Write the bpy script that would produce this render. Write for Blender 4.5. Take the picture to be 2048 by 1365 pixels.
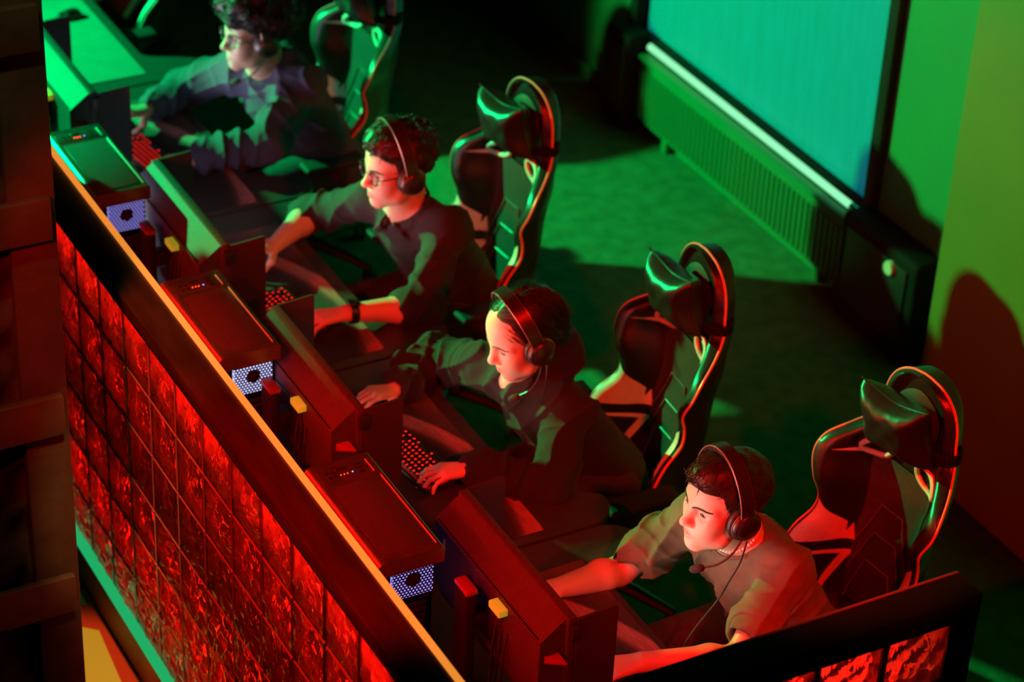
import bpy, bmesh, math, random
import numpy as np
from mathutils import Vector, Matrix

for o in list(bpy.data.objects):
    bpy.data.objects.remove(o, do_unlink=True)
SC = bpy.context.scene
COL = SC.collection
PI = math.pi
random.seed(7)

# ------------------------------------------------------------------ camera
CAM_POS = Vector((-1.99413, -5.23010, 5.18326))
RX = (0.87976049, -0.22331763, 0.41970312)   # world x,y,z in camera axes (right, down, forward)
RY = (-0.47331401, -0.49436837, 0.72909105)
RZ = (0.04466906, -0.84007687, -0.54062513)
cam_d = bpy.data.cameras.new('camera')
cam = bpy.data.objects.new('camera', cam_d)
COL.objects.link(cam)
rot = Matrix(((RX[0], -RX[1], -RX[2]), (RY[0], -RY[1], -RY[2]), (RZ[0], -RZ[1], -RZ[2])))
cam.matrix_world = Matrix.Translation(CAM_POS) @ rot.to_4x4()
cam_d.sensor_width = 36.0
cam_d.lens = 4900.0 / 2048.0 * 36.0
cam_d.clip_end = 60
cam_d.dof.use_dof = True
cam_d.dof.focus_distance = 6.55
cam_d.dof.aperture_fstop = 2.4
SC.camera = cam

# ------------------------------------------------------------------ world, exposure, lamps
w = bpy.data.worlds.new('world')
SC.world = w
w.use_nodes = True
w.node_tree.nodes['Background'].inputs[0].default_value = (0.10, 0.12, 0.2, 1)
w.node_tree.nodes['Background'].inputs[1].default_value = 0.004
SC.view_settings.view_transform = 'Standard'
SC.view_settings.look = 'None'
SC.view_settings.gamma = 1.0
SC.view_settings.exposure = 0.0
SC.view_settings.use_curve_mapping = False
SC.cycles.use_denoising = True
SC.cycles.max_bounces = 8
SC.cycles.transparent_max_bounces = 16
SC.cycles.caustics_reflective = False
SC.cycles.caustics_refractive = False
SC.cycles.sample_clamp_indirect = 4.0

def lamp(name, kind, loc, target, energy, color, size=0.2, spot=60, blend=0.3, sizey=None):
    d = bpy.data.lights.new(name, kind)
    d.energy = energy
    d.color = color
    if kind == 'AREA':
        d.size = size
        if sizey:
            d.shape = 'RECTANGLE'
            d.size_y = sizey
    else:
        d.shadow_soft_size = size
    if kind == 'SPOT':
        d.spot_size = math.radians(spot)
        d.spot_blend = blend
    o = bpy.data.objects.new(name, d)
    COL.objects.link(o)
    o.location = loc
    if target is not None:
        dv = Vector(target) - Vector(loc)
        o.rotation_euler = dv.to_track_quat('-Z', 'Y').to_euler()
    return o

# green stage lamp at the far left, red stage lamps near left, warm house lamp over the column
lamp('green_lamp', 'SPOT', (-0.95, 4.85, 2.35), (1.87, 2.09, 0.90), 2500, (0.0, 1.0, 0.20), size=0.045, spot=56, blend=0.45)
lamp('red_lamp_side', 'SPOT', (-1.10, -0.85, 2.85), (1.10, -0.10, 0.85), 300, (1.0, 0.003, 0.001), size=0.07, spot=61, blend=0.3)
lamp('red_lamp_end', 'SPOT', (0.85, -2.90, 3.30), (1.45, 0.10, 0.8), 480, (1.0, 0.003, 0.001), size=0.07, spot=35, blend=0.4)
lamp('warm_lamp', 'SPOT', (-0.95, -0.75, 4.3), (-0.55, 0.08, 2.35), 80, (1.0, 0.58, 0.14), size=0.06, spot=30, blend=0.8)
lamp('aisle_lamp', 'SPOT', (-0.36, -1.45, 4.2), (-0.17, 0.60, 0.0), 700, (1.0, 0.50, 0.10), size=0.05, spot=7.0, blend=0.4)

# ------------------------------------------------------------------ materials
MATS = {}
def nt(name):
    m = bpy.data.materials.new(name)
    m.use_nodes = True
    t = m.node_tree
    t.nodes.clear()
    out = t.nodes.new('ShaderNodeOutputMaterial')
    return m, t, out

def pbr(name, col, rough=0.5, metal=0.0, spec=0.5, noise=0.0, nscale=20.0, bump=0.0, bscale=80.0,
        emis=None, estr=0.0, sheen=0.0, coat=0.0, stretch=None, vcol=None, transmission=0.0, detail=4.0):
    m, t, out = nt(name)
    b = t.nodes.new('ShaderNodeBsdfPrincipled')
    t.links.new(b.outputs[0], out.inputs[0])
    b.inputs['Base Color'].default_value = (*col, 1)
    b.inputs['Roughness'].default_value = rough
    b.inputs['Metallic'].default_value = metal
    b.inputs['Specular IOR Level'].default_value = spec
    b.inputs['Sheen Weight'].default_value = sheen
    b.inputs['Coat Weight'].default_value = coat
    b.inputs['Transmission Weight'].default_value = transmission
    if emis is not None:
        b.inputs['Emission Color'].default_value = (*emis, 1)
        b.inputs['Emission Strength'].default_value = estr
    tc = t.nodes.new('ShaderNodeTexCoord')
    src = tc.outputs['Object']
    if stretch:
        mp = t.nodes.new('ShaderNodeMapping')
        mp.inputs['Scale'].default_value = stretch
        t.links.new(src, mp.inputs[0])
        src = mp.outputs[0]
    if noise > 0 or vcol:
        n = t.nodes.new('ShaderNodeTexNoise')
        n.inputs['Scale'].default_value = nscale
        n.inputs['Detail'].default_value = detail
        t.links.new(src, n.inputs['Vector'])
        mr = t.nodes.new('ShaderNodeMapRange')
        mr.inputs[1].default_value = 0.3
        mr.inputs[2].default_value = 0.7
        mr.inputs[3].default_value = 1.0 - noise
        mr.inputs[4].default_value = 1.0 + noise
        t.links.new(n.outputs[0], mr.inputs[0])
        mx = t.nodes.new('ShaderNodeMix')
        mx.data_type = 'RGBA'
        mx.blend_type = 'MULTIPLY'
        mx.inputs[0].default_value = 1.0
        if vcol:
            a = t.nodes.new('ShaderNodeVertexColor')
            a.layer_name = vcol
            t.links.new(a.outputs[0], mx.inputs[6])
        else:
            mx.inputs[6].default_value = (*col, 1)
        cb = t.nodes.new('ShaderNodeCombineColor')
        for i in range(3):
            t.links.new(mr.outputs[0], cb.inputs[i])
        t.links.new(cb.outputs[0], mx.inputs[7])
        t.links.new(mx.outputs[2], b.inputs['Base Color'])
    if bump > 0:
        n2 = t.nodes.new('ShaderNodeTexNoise')
        n2.inputs['Scale'].default_value = bscale
        n2.inputs['Detail'].default_value = 3
        t.links.new(src, n2.inputs['Vector'])
        bp = t.nodes.new('ShaderNodeBump')
        bp.inputs['Strength'].default_value = bump
        bp.inputs['Distance'].default_value = 0.004
        t.links.new(n2.outputs[0], bp.inputs['Height'])
        t.links.new(bp.outputs[0], b.inputs['Normal'])
    MATS[name] = m
    return m

def emit(name, col, strength):
    m, t, out = nt(name)
    e = t.nodes.new('ShaderNodeEmission')
    e.inputs[0].default_value = (*col, 1)
    e.inputs[1].default_value = strength
    t.links.new(e.outputs[0], out.inputs[0])
    MATS[name] = m
    return m

pbr('carpet', (0.024, 0.17, 0.090), 0.95, noise=0.22, nscale=14, bump=0.8, bscale=170, spec=0.1)
pbr('wall_paint', (0.012, 0.19, 0.075), 0.6, noise=0.05, nscale=3, bump=0.12, bscale=30)
pbr('pier_paint', (0.085, 0.155, 0.014), 0.6, noise=0.05, nscale=3, bump=0.12, bscale=30)
pbr('dark_wall', (0.05, 0.05, 0.05), 0.8, noise=0.1, nscale=3)
pbr('black_metal', (0.020, 0.020, 0.022), 0.38, metal=0.0, spec=0.5, bump=0.05, bscale=300)
pbr('case_metal', (0.11, 0.105, 0.105), 0.26, metal=0.55, spec=0.6, noise=0.10, nscale=30, bump=0.04, bscale=400)
pbr('black_plastic', (0.012, 0.012, 0.013), 0.45)
pbr('grey_plastic', (0.042, 0.042, 0.044), 0.6, spec=0.22, noise=0.06, nscale=60, bump=0.05, bscale=500)
pbr('matte_black', (0.006, 0.006, 0.006), 0.8, spec=0.15)
pbr('shield_felt', (0.013, 0.013, 0.015), 0.85, noise=0.15, nscale=120)
pbr('leather', (0.012, 0.011, 0.011), 0.33, spec=0.55, noise=0.1, nscale=40, bump=0.10, bscale=160)
pbr('leather_soft', (0.013, 0.012, 0.012), 0.36, spec=0.55, bump=0.12, bscale=130)
pbr('leather_panel', (0.035, 0.032, 0.032), 0.55, spec=0.4, noise=0.15, nscale=60, bump=0.10, bscale=200)
pbr('stitch', (0.10, 0.09, 0.09), 0.4)
pbr('accent_white', (0.62, 0.57, 0.57), 0.5, noise=0.05, nscale=40)
pbr('piping', (0.85, 0.22, 0.20), 0.35)
pbr('desk_top', (0.032, 0.030, 0.030), 0.45, noise=0.12, nscale=30, bump=0.03, bscale=200)
pbr('desk_edge', (0.02, 0.02, 0.02), 0.6)
pbr('rail_board', (0.045, 0.038, 0.032), 0.42, noise=0.35, nscale=5, bump=0.1, bscale=60, stretch=(6, 1, 6))
pbr('rail_dark', (0.012, 0.011, 0.010), 0.75, spec=0.2, noise=0.3, nscale=8)
pbr('plinth', (0.20, 0.16, 0.12), 0.5, noise=0.15, nscale=6)
pbr('edge_strip', (0.85, 0.85, 0.82), 0.30, spec=0.6, emis=(1.0, 0.30, 0.035), estr=0.85)  # orange emission stands in for coloured light caught on the trim
pbr('mortar', (0.03, 0.028, 0.028), 0.6)
pbr('column_steel', (0.028, 0.028, 0.031), 0.6, noise=0.25, nscale=12, bump=0.35, bscale=45)
pbr('column_concrete', (0.022, 0.022, 0.024), 0.9, noise=0.5, nscale=14, bump=1.0, bscale=26, spec=0.2)
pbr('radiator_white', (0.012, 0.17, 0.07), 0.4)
pbr('mat_pale', (0.12, 0.13, 0.12), 0.7, noise=0.1, nscale=12)
pbr('rubber', (0.01, 0.01, 0.01), 0.7)
pbr('chrome', (0.6, 0.6, 0.62), 0.2, metal=1.0)
pbr('red_plastic', (0.28, 0.015, 0.012), 0.35)
pbr('cable', (0.012, 0.012, 0.012), 0.5)
pbr('plug_glow_yellow', (0.45, 0.7, 0.10), 0.5, emis=(0.34, 0.42, 0.02), estr=0.45)  # weak emission paints in the green light falling on the plug
pbr('cable_red', (0.5, 0.03, 0.02), 0.5)
pbr('pearl', (0.85, 0.78, 0.74), 0.2, spec=0.6)
pbr('watch_body', (0.010, 0.010, 0.011), 0.25)
pbr('lens_frame', (0.02, 0.015, 0.012), 0.25)
pbr('headset_shell', (0.020, 0.019, 0.019), 0.30, spec=0.6)
pbr('headset_pad', (0.016, 0.016, 0.016), 0.45, bump=0.25, bscale=120)
pbr('headset_rim', (0.45, 0.25, 0.22), 0.30, metal=0.6)
pbr('foam', (0.022, 0.018, 0.017), 0.9, bump=0.5, bscale=260)
pbr('mouse_shell', (0.012, 0.012, 0.012), 0.35)
pbr('keycap', (0.010, 0.010, 0.011), 0.5)
pbr('sheet_yellow', (0.72, 0.60, 0.16), 0.5)
pbr('sheet_red', (0.62, 0.05, 0.03), 0.5)
pbr('socket_white', (0.55, 0.52, 0.5), 0.5)
emit('key_red', (1.0, 0.012, 0.003), 1.6)
emit('led_red', (1.0, 0.03, 0.006), 9.0)
emit('led_blue', (0.15, 0.25, 1.0), 3.0)
emit('led_white', (0.75, 0.9, 1.0), 2.5)
emit('fan_violet', (0.34, 0.30, 1.0), 0.9)
emit('fan_white', (0.55, 0.56, 1.0), 1.35)
emit('tube_green', (0.25, 0.90, 0.42), 1.3)
emit('strip_green', (0.02, 0.55, 0.17), 0.75)

# screens: emissive picture made of soft coloured blotches (game scene), seen only by the players
def screen_mat(name, tint, strength):
    m, t, out = nt(name)
    tc = t.nodes.new('ShaderNodeTexCoord')
    n = t.nodes.new('ShaderNodeTexNoise')
    n.inputs['Scale'].default_value = 9
    n.inputs['Detail'].default_value = 6
    t.links.new(tc.outputs['Object'], n.inputs['Vector'])
    cr = t.nodes.new('ShaderNodeValToRGB')
    cr.color_ramp.elements[0].position = 0.35
    cr.color_ramp.elements[0].color = (tint[0] * 0.25, tint[1] * 0.25, tint[2] * 0.3, 1)
    cr.color_ramp.elements[1].position = 0.65
    cr.color_ramp.elements[1].color = (*tint, 1)
    t.links.new(n.outputs[0], cr.inputs[0])
    e = t.nodes.new('ShaderNodeEmission')
    e.inputs[1].default_value = strength
    t.links.new(cr.outputs[0], e.inputs[0])
    t.links.new(e.outputs[0], out.inputs[0])
    MATS[name] = m
screen_mat('screen_a', (0.85, 0.78, 1.0), 0.8)
screen_mat('screen_b', (1.0, 0.75, 0.75), 0.5)
screen_mat('screen_c', (1.0, 0.66, 0.55), 0.5)
screen_mat('screen_d', (1.0, 0.70, 0.62), 0.5)

# mouse mat: dark cloth with a few printed curved red-lit bands
def mat_mat():
    m, t, out = nt('mouse_mat')
    b = t.nodes.new('ShaderNodeBsdfPrincipled')
    b.inputs['Roughness'].default_value = 0.8
    t.links.new(b.outputs[0], out.inputs[0])
    tc = t.nodes.new('ShaderNodeTexCoord')
    sep = t.nodes.new('ShaderNodeSeparateXYZ')
    t.links.new(tc.outputs['Object'], sep.inputs[0])
    # curve: distance from a circle, object space metres
    vm = t.nodes.new('ShaderNodeVectorMath')
    vm.operation = 'DISTANCE'
    vm.inputs[1].default_value = (-0.62, -0.20, 0.0)
    t.links.new(tc.outputs['Object'], vm.inputs[0])
    cr = t.nodes.new('ShaderNodeValToRGB')
    els = cr.color_ramp.elements
    els[0].position = 0.0
    els[0].color = (0.015, 0.014, 0.014, 1)
    els[1].position = 0.75
    els[1].color = (0.020, 0.018, 0.018, 1)
    for p, c in ((0.775, 0.05), (0.79, 0.20), (0.835, 0.26), (0.845, 0.03), (0.90, 0.05), (0.96, 0.09)):
        e = els.new(p)
        e.color = (min(1, c * 1.9), c * 0.8, c * 0.8, 1)
    t.links.new(vm.outputs['Value'], cr.inputs[0])
    n = t.nodes.new('ShaderNodeTexNoise')
    n.inputs['Scale'].default_value = 18
    mp = t.nodes.new('ShaderNodeMapping')
    mp.inputs['Scale'].default_value = (6, 1, 1)
    mp.inputs['Rotation'].default_value = (0, 0, 0.7)
    t.links.new(tc.outputs['Object'], mp.inputs[0])
    t.links.new(mp.outputs[0], n.inputs['Vector'])
    mx = t.nodes.new('ShaderNodeMix')
    mx.data_type = 'RGBA'
    mx.blend_type = 'MULTIPLY'
    mx.inputs[0].default_value = 0.7
    t.links.new(cr.outputs[0], mx.inputs[6])
    t.links.new(n.outputs[0], mx.inputs[7])
    t.links.new(mx.outputs[2], b.inputs['Base Color'])
    MATS['mouse_mat'] = m
mat_mat()

# glass block panes: mostly clear glass with watery streaks that scatter light
def pane_mat(name, clear, tint):
    m, t, out = nt(name)
    tc = t.nodes.new('ShaderNodeTexCoord')
    oi = t.nodes.new('ShaderNodeObjectInfo')
    ad = t.nodes.new('ShaderNodeVectorMath')
    ad.operation = 'ADD'
    mp = t.nodes.new('ShaderNodeMapping')
    mp.inputs['Scale'].default_value = (1, 16, 6)
    mp.inputs['Rotation'].default_value = (0.5, 0, 0)
    t.links.new(tc.outputs['Object'], mp.inputs[0])
    t.links.new(mp.outputs[0], ad.inputs[0])
    sc = t.nodes.new('ShaderNodeMath')
    sc.operation = 'MULTIPLY'
    sc.inputs[1].default_value = 23.0
    t.links.new(oi.outputs['Random'], sc.inputs[0])
    t.links.new(sc.outputs[0], ad.inputs[1])
    n = t.nodes.new('ShaderNodeTexNoise')
    n.inputs['Scale'].default_value = 1.0
    n.inputs['Detail'].default_value = 3.0
    n.inputs['Distortion'].default_value = 1.2
    t.links.new(ad.outputs[0], n.inputs['Vector'])
    mr = t.nodes.new('ShaderNodeMapRange')
    mr.inputs[1].default_value = 0.42
    mr.inputs[2].default_value = 0.62
    mr.inputs[3].default_value = 1.0 - clear
    mr.inputs[4].default_value = min(1.0, (1.0 - clear) * 2.6)
    t.links.new(n.outputs[0], mr.inputs[0])
    tr = t.nodes.new('ShaderNodeBsdfTransparent')
    tr.inputs[0].default_value = (*tint, 1)
    df = t.nodes.new('ShaderNodeBsdfDiffuse')
    df.inputs[0].default_value = (0.7, 0.7, 0.7, 1)
    tl = t.nodes.new('ShaderNodeBsdfTranslucent')
    tl.inputs[0].default_value = (0.75, 0.75, 0.75, 1)
    m1 = t.nodes.new('ShaderNodeMixShader')
    m1.inputs[0].default_value = 0.5
    t.links.new(df.outputs[0], m1.inputs[1])
    t.links.new(tl.outputs[0], m1.inputs[2])
    m2 = t.nodes.new('ShaderNodeMixShader')
    t.links.new(mr.outputs[0], m2.inputs[0])
    t.links.new(tr.outputs[0], m2.inputs[1])
    t.links.new(m1.outputs[0], m2.inputs[2])
    bp = t.nodes.new('ShaderNodeBump')
    bp.inputs['Strength'].default_value = 0.6
    bp.inputs['Distance'].default_value = 0.01
    t.links.new(n.outputs[0], bp.inputs['Height'])
    gl = t.nodes.new('ShaderNodeBsdfGlossy')
    gl.inputs['Roughness'].default_value = 0.12
    t.links.new(bp.outputs[0], gl.inputs['Normal'])
    m3 = t.nodes.new('ShaderNodeMixShader')
    fr = t.nodes.new('ShaderNodeFresnel')
    fr.inputs[0].default_value = 1.5
    t.links.new(bp.outputs[0], fr.inputs['Normal'])
    t.links.new(fr.outputs[0], m3.inputs[0])
    t.links.new(m2.outputs[0], m3.inputs[1])
    t.links.new(gl.outputs[0], m3.inputs[2])
    t.links.new(m3.outputs[0], out.inputs[0])
    MATS[name] = m
pane_mat('block_back', 0.45, (0.9, 0.9, 0.9))
def front_pane():
    m, t, out = nt('block_pane')
    tc = t.nodes.new('ShaderNodeTexCoord')
    oi = t.nodes.new('ShaderNodeObjectInfo')
    mp = t.nodes.new('ShaderNodeMapping')
    mp.inputs['Scale'].default_value = (1, 13, 5)
    mp.inputs['Rotation'].default_value = (0.45, 0, 0)
    t.links.new(tc.outputs['Object'], mp.inputs[0])
    sc = t.nodes.new('ShaderNodeMath')
    sc.operation = 'MULTIPLY'
    sc.inputs[1].default_value = 31.0
    t.links.new(oi.outputs['Random'], sc.inputs[0])
    ad = t.nodes.new('ShaderNodeVectorMath')
    ad.operation = 'ADD'
    t.links.new(mp.outputs[0], ad.inputs[0])
    t.links.new(sc.outputs[0], ad.inputs[1])
    n = t.nodes.new('ShaderNodeTexNoise')
    n.inputs['Scale'].default_value = 1.5
    n.inputs['Detail'].default_value = 2.0
    n.inputs['Distortion'].default_value = 1.0
    t.links.new(ad.outputs[0], n.inputs['Vector'])
    bp = t.nodes.new('ShaderNodeBump')
    bp.inputs['Strength'].default_value = 1.0
    bp.inputs['Distance'].default_value = 0.02
    t.links.new(n.outputs[0], bp.inputs['Height'])
    rf = t.nodes.new('ShaderNodeBsdfRefraction')
    rf.inputs['IOR'].default_value = 1.25
    rf.inputs['Roughness'].default_value = 0.03
    t.links.new(bp.outputs[0], rf.inputs['Normal'])
    tl = t.nodes.new('ShaderNodeBsdfTranslucent')
    tl.inputs[0].default_value = (0.8, 0.8, 0.8, 1)
    df = t.nodes.new('ShaderNodeBsdfDiffuse')
    df.inputs[0].default_value = (0.5, 0.5, 0.5, 1)
    m0 = t.nodes.new('ShaderNodeMixShader')
    m0.inputs[0].default_value = 0.6
    t.links.new(df.outputs[0], m0.inputs[1])
    t.links.new(tl.outputs[0], m0.inputs[2])
    m1 = t.nodes.new('ShaderNodeMixShader')
    m1.inputs[0].default_value = 0.07
    t.links.new(rf.outputs[0], m1.inputs[1])
    t.links.new(m0.outputs[0], m1.inputs[2])
    gl = t.nodes.new('ShaderNodeBsdfGlossy')
    gl.inputs['Roughness'].default_value = 0.10
    t.links.new(bp.outputs[0], gl.inputs['Normal'])
    fr = t.nodes.new('ShaderNodeFresnel')
    fr.inputs[0].default_value = 1.45
    t.links.new(bp.outputs[0], fr.inputs['Normal'])
    m2 = t.nodes.new('ShaderNodeMixShader')
    t.links.new(fr.outputs[0], m2.inputs[0])
    t.links.new(m1.outputs[0], m2.inputs[1])
    t.links.new(gl.outputs[0], m2.inputs[2])
    t.links.new(m2.outputs[0], out.inputs[0])
    MATS['block_pane'] = m
front_pane()

def block_side():
    m, t, out = nt('block_side')
    df = t.nodes.new('ShaderNodeBsdfDiffuse')
    df.inputs[0].default_value = (0.62, 0.62, 0.62, 1)
    tl = t.nodes.new('ShaderNodeBsdfTranslucent')
    tl.inputs[0].default_value = (0.6, 0.6, 0.6, 1)
    m1 = t.nodes.new('ShaderNodeMixShader')
    m1.inputs[0].default_value = 0.35
    t.links.new(df.outputs[0], m1.inputs[1])
    t.links.new(tl.outputs[0], m1.inputs[2])
    gl = t.nodes.new('ShaderNodeBsdfGlossy')
    gl.inputs['Roughness'].default_value = 0.15
    m2 = t.nodes.new('ShaderNodeMixShader')
    m2.inputs[0].default_value = 0.12
    t.links.new(m1.outputs[0], m2.inputs[1])
    t.links.new(gl.outputs[0], m2.inputs[2])
    t.links.new(m2.outputs[0], out.inputs[0])
    MATS['block_side'] = m
block_side()

# frosted window blind, back-lit by the evening sky
def blind_mat():
    m, t, out = nt('window_film')
    tc = t.nodes.new('ShaderNodeTexCoord')
    mp = t.nodes.new('ShaderNodeMapping')
    mp.inputs['Scale'].default_value = (1, 26, 3.0)
    t.links.new(tc.outputs['Object'], mp.inputs[0])
    n = t.nodes.new('ShaderNodeTexNoise')
    n.inputs['Scale'].default_value = 1.3
    n.inputs['Detail'].default_value = 3
    t.links.new(mp.outputs[0], n.inputs['Vector'])
    mr = t.nodes.new('ShaderNodeMapRange')
    mr.inputs[1].default_value = 0.3
    mr.inputs[2].default_value = 0.7
    mr.inputs[3].default_value = 0.75
    mr.inputs[4].default_value = 1.2
    t.links.new(n.outputs[0], mr.inputs[0])
    e = t.nodes.new('ShaderNodeEmission')
    e.inputs[0].default_value = (0.0, 0.10, 0.13, 1)
    t.links.new(mr.outputs[0], e.inputs[1])
    d = t.nodes.new('ShaderNodeBsdfPrincipled')
    d.inputs['Base Color'].default_value = (0.008, 0.20, 0.20, 1)
    d.inputs['Roughness'].default_value = 0.35
    a = t.nodes.new('ShaderNodeAddShader')
    t.links.new(e.outputs[0], a.inputs[0])
    t.links.new(d.outputs[0], a.inputs[1])
    t.links.new(a.outputs[0], out.inputs[0])
    MATS['window_film'] = m
blind_mat()

def lens_glass():
    m, t, out = nt('lens_glass')
    tr = t.nodes.new('ShaderNodeBsdfTransparent')
    gl = t.nodes.new('ShaderNodeBsdfGlossy')
    gl.inputs['Roughness'].default_value = 0.03
    mx = t.nodes.new('ShaderNodeMixShader')
    mx.inputs[0].default_value = 0.12
    t.links.new(tr.outputs[0], mx.inputs[1])
    t.links.new(gl.outputs[0], mx.inputs[2])
    t.links.new(mx.outputs[0], out.inputs[0])
    MATS['lens_glass'] = m
lens_glass()

# ------------------------------------------------------------------ mesh helpers
class MB:
    """collects geometry for one mesh object"""
    def __init__(s):
        s.v, s.f, s.m = [], [], []
    def add(s, vs, fs, mi=0, M=None):
        k = len(s.v)
        for p in vs:
            p = Vector(p)
            s.v.append(tuple(M @ p) if M is not None else tuple(p))
        for f in fs:
            s.f.append(tuple(i + k for i in f))
            s.m.append(mi)
        return s
    def box(s, c, d, mi=0, M=None):
        x, y, z = c
        a, b, e = d[0] / 2, d[1] / 2, d[2] / 2
        vs = [(x + i * a, y + j * b, z + k * e) for i in (-1, 1) for j in (-1, 1) for k in (-1, 1)]
        fs = [(0, 1, 3, 2), (4, 6, 7, 5), (0, 4, 5, 1), (2, 3, 7, 6), (0, 2, 6, 4), (1, 5, 7, 3)]
        return s.add(vs, fs, mi, M)
    def rbox(s, c, d, r=0.004, seg=2, mi=0, M=None):
        bm = bmesh.new()
        bmesh.ops.create_cube(bm, size=1.0)
        for v in bm.verts:
            v.co = Vector((v.co.x * d[0], v.co.y * d[1], v.co.z * d[2]))
        bmesh.ops.bevel(bm, geom=list(bm.edges), offset=min(r, min(d) * 0.49), segments=seg, affect='EDGES', profile=0.5)
        bm.verts.index_update()
        vs = [(v.co.x + c[0], v.co.y + c[1], v.co.z + c[2]) for v in bm.verts]
        fs = [tuple(v.index for v in f.verts) for f in bm.faces]
        bm.free()
        return s.add(vs, fs, mi, M)
    def tube(s, pts, r, n=8, mi=0, M=None, cap=True, closed=False):
        pts = [Vector(p) for p in pts]
        rs = r if isinstance(r, (list, tuple)) else [r] * len(pts)
        L = len(pts)
        vs, fs = [], []
        up = None
        for i, p in enumerate(pts):
            if closed:
                t = pts[(i + 1) % L] - pts[i - 1]
            else:
                t = pts[min(i + 1, L - 1)] - pts[max(i - 1, 0)]
            t.normalize()
            if up is None:
                up = Vector((0, 0, 1)) if abs(t.z) < 0.9 else Vector((1, 0, 0))
            a = (up - up.dot(t) * t)
            if a.length < 1e-5:
                a = t.orthogonal()
            a.normalize()
            b = t.cross(a)
            up = a
            for k in range(n):
                an = 2 * PI * k / n
                vs.append(p + (a * math.cos(an) + b * math.sin(an)) * rs[i])
        for i in range(L if closed else L - 1):
            j = (i + 1) % L
            for k in range(n):
                k2 = (k + 1) % n
                fs.append((i * n + k, i * n + k2, j * n + k2, j * n + k))
        if cap and not closed:
            fs.append(tuple(range(n - 1, -1, -1)))
            fs.append(tuple((L - 1) * n + k for k in range(n)))
        return s.add(vs, fs, mi, M)
    def lathe(s, prof, n=24, axis='z', c=(0, 0, 0), mi=0, M=None):
        vs, fs = [], []
        for (r, h) in prof:
            for k in range(n):
                a = 2 * PI * k / n
                u, v = r * math.cos(a), r * math.sin(a)
                p = {'z': (u, v, h), 'x': (h, u, v), 'y': (v, h, u)}[axis]
                vs.append((p[0] + c[0], p[1] + c[1], p[2] + c[2]))
        L = len(prof)
        for i in range(L - 1):
            for k in range(n):
                k2 = (k + 1) % n
                fs.append((i * n + k, i * n + k2, (i + 1) * n + k2, (i + 1) * n + k))
        if prof[0][0] > 1e-6:
            fs.append(tuple(range(n - 1, -1, -1)))
        if prof[-1][0] > 1e-6:
            fs.append(tuple((L - 1) * n + k for k in range(n)))
        return s.add(vs, fs, mi, M)
    def prism(s, poly, h0, h1, axis='z', mi=0, M=None):
        """poly of 2D points extruded along axis between h0 and h1"""
        n = len(poly)
        def P(p, h):
            return {'z': (p[0], p[1], h), 'y': (p[0], h, p[1]), 'x': (h, p[0], p[1])}[axis]
        vs = [P(p, h0) for p in poly] + [P(p, h1) for p in poly]
        fs = [tuple(range(n - 1, -1, -1)), tuple(range(n, 2 * n))]
        for i in range(n):
            j = (i + 1) % n
            fs.append((i, j, n + j, n + i))
        return s.add(vs, fs, mi, M)
    def grid(s, fn, nu, nv, mi=0, flip=False):
        vs = [fn(i / nu, j / nv) for i in range(nu + 1) for j in range(nv + 1)]
        fs = []
        for i in range(nu):
            for j in range(nv):
                q = (i * (nv + 1) + j, (i + 1) * (nv + 1) + j, (i + 1) * (nv + 1) + j + 1, i * (nv + 1) + j + 1)
                fs.append(q[::-1] if flip else q)
        return s.add(vs, fs, mi)
    def mesh(s, name, mats, smooth=True, angle=40):
        me = bpy.data.meshes.new(name)
        me.from_pydata([tuple(p) for p in s.v], [], s.f)
        ml = mats if isinstance(mats, (list, tuple)) else [mats]
        for m in ml:
            me.materials.append(MATS[m])
        if len(ml) > 1:
            me.polygons.foreach_set('material_index', s.m)
        bm = bmesh.new()
        bm.from_mesh(me)
        bmesh.ops.recalc_face_normals(bm, faces=bm.faces)
        bm.to_mesh(me)
        bm.free()
        if smooth:
            me.polygons.foreach_set('use_smooth', [True] * len(me.polygons))
            me.set_sharp_from_angle(angle=math.radians(angle))
        me.update()
        return me

def obj(name, me, parent=None, loc=None, rot=None):
    o = bpy.data.objects.new(name, me)
    COL.objects.link(o)
    if parent is not None:
        o.parent = parent
    if loc is not None:
        o.location = loc
    if rot is not None:
        o.rotation_euler = rot
    return o

def part(name, mb, mats, parent, label=None, smooth=True, angle=40, kind=None, loc=None):
    o = obj(name, mb.mesh(name, mats, smooth, angle), parent, loc)
    if label:
        o['label'] = label
    if kind:
        o['kind'] = kind
    return o

def tag(o, label, cat=None, group=None, kind=None):
    o['label'] = label
    if cat:
        o['category'] = cat
    if group:
        o['group'] = group
    if kind:
        o['kind'] = kind
    return o

def thing(name, label, cat, loc=(0, 0, 0), rz=0.0, group=None, kind=None):
    o = bpy.data.objects.new(name, None)
    COL.objects.link(o)
    o.empty_display_size = 0.1
    o.location = loc
    o.rotation_euler = (0, 0, rz)
    return tag(o, label, cat, group, kind)

def copy_tree(o, parent=None):
    c = o.copy()
    COL.objects.link(c)
    c.parent = parent
    for ch in [x for x in bpy.data.objects if x.parent == o]:
        copy_tree(ch, c)
    return c

def circ(cx, cy, r, a0, a1, n):
    return [(cx + r * math.cos(a0 + (a1 - a0) * i / n), cy + r * math.sin(a0 + (a1 - a0) * i / n)) for i in range(n + 1)]

def smooth_path(pts, n=6):
    """Catmull-Rom through points"""
    P = [Vector(p) for p in pts]
    out = []
    for i in range(len(P) - 1):
        p0, p1, p2, p3 = P[max(i - 1, 0)], P[i], P[i + 1], P[min(i + 2, len(P) - 1)]
        for k in range(n):
            t = k / n
            out.append(0.5 * ((2 * p1) + (p2 - p0) * t + (2 * p0 - 5 * p1 + 4 * p2 - p3) * t * t + (3 * p1 - p0 - 3 * p2 + p3) * t ** 3))
    out.append(P[-1])
    return out

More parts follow.
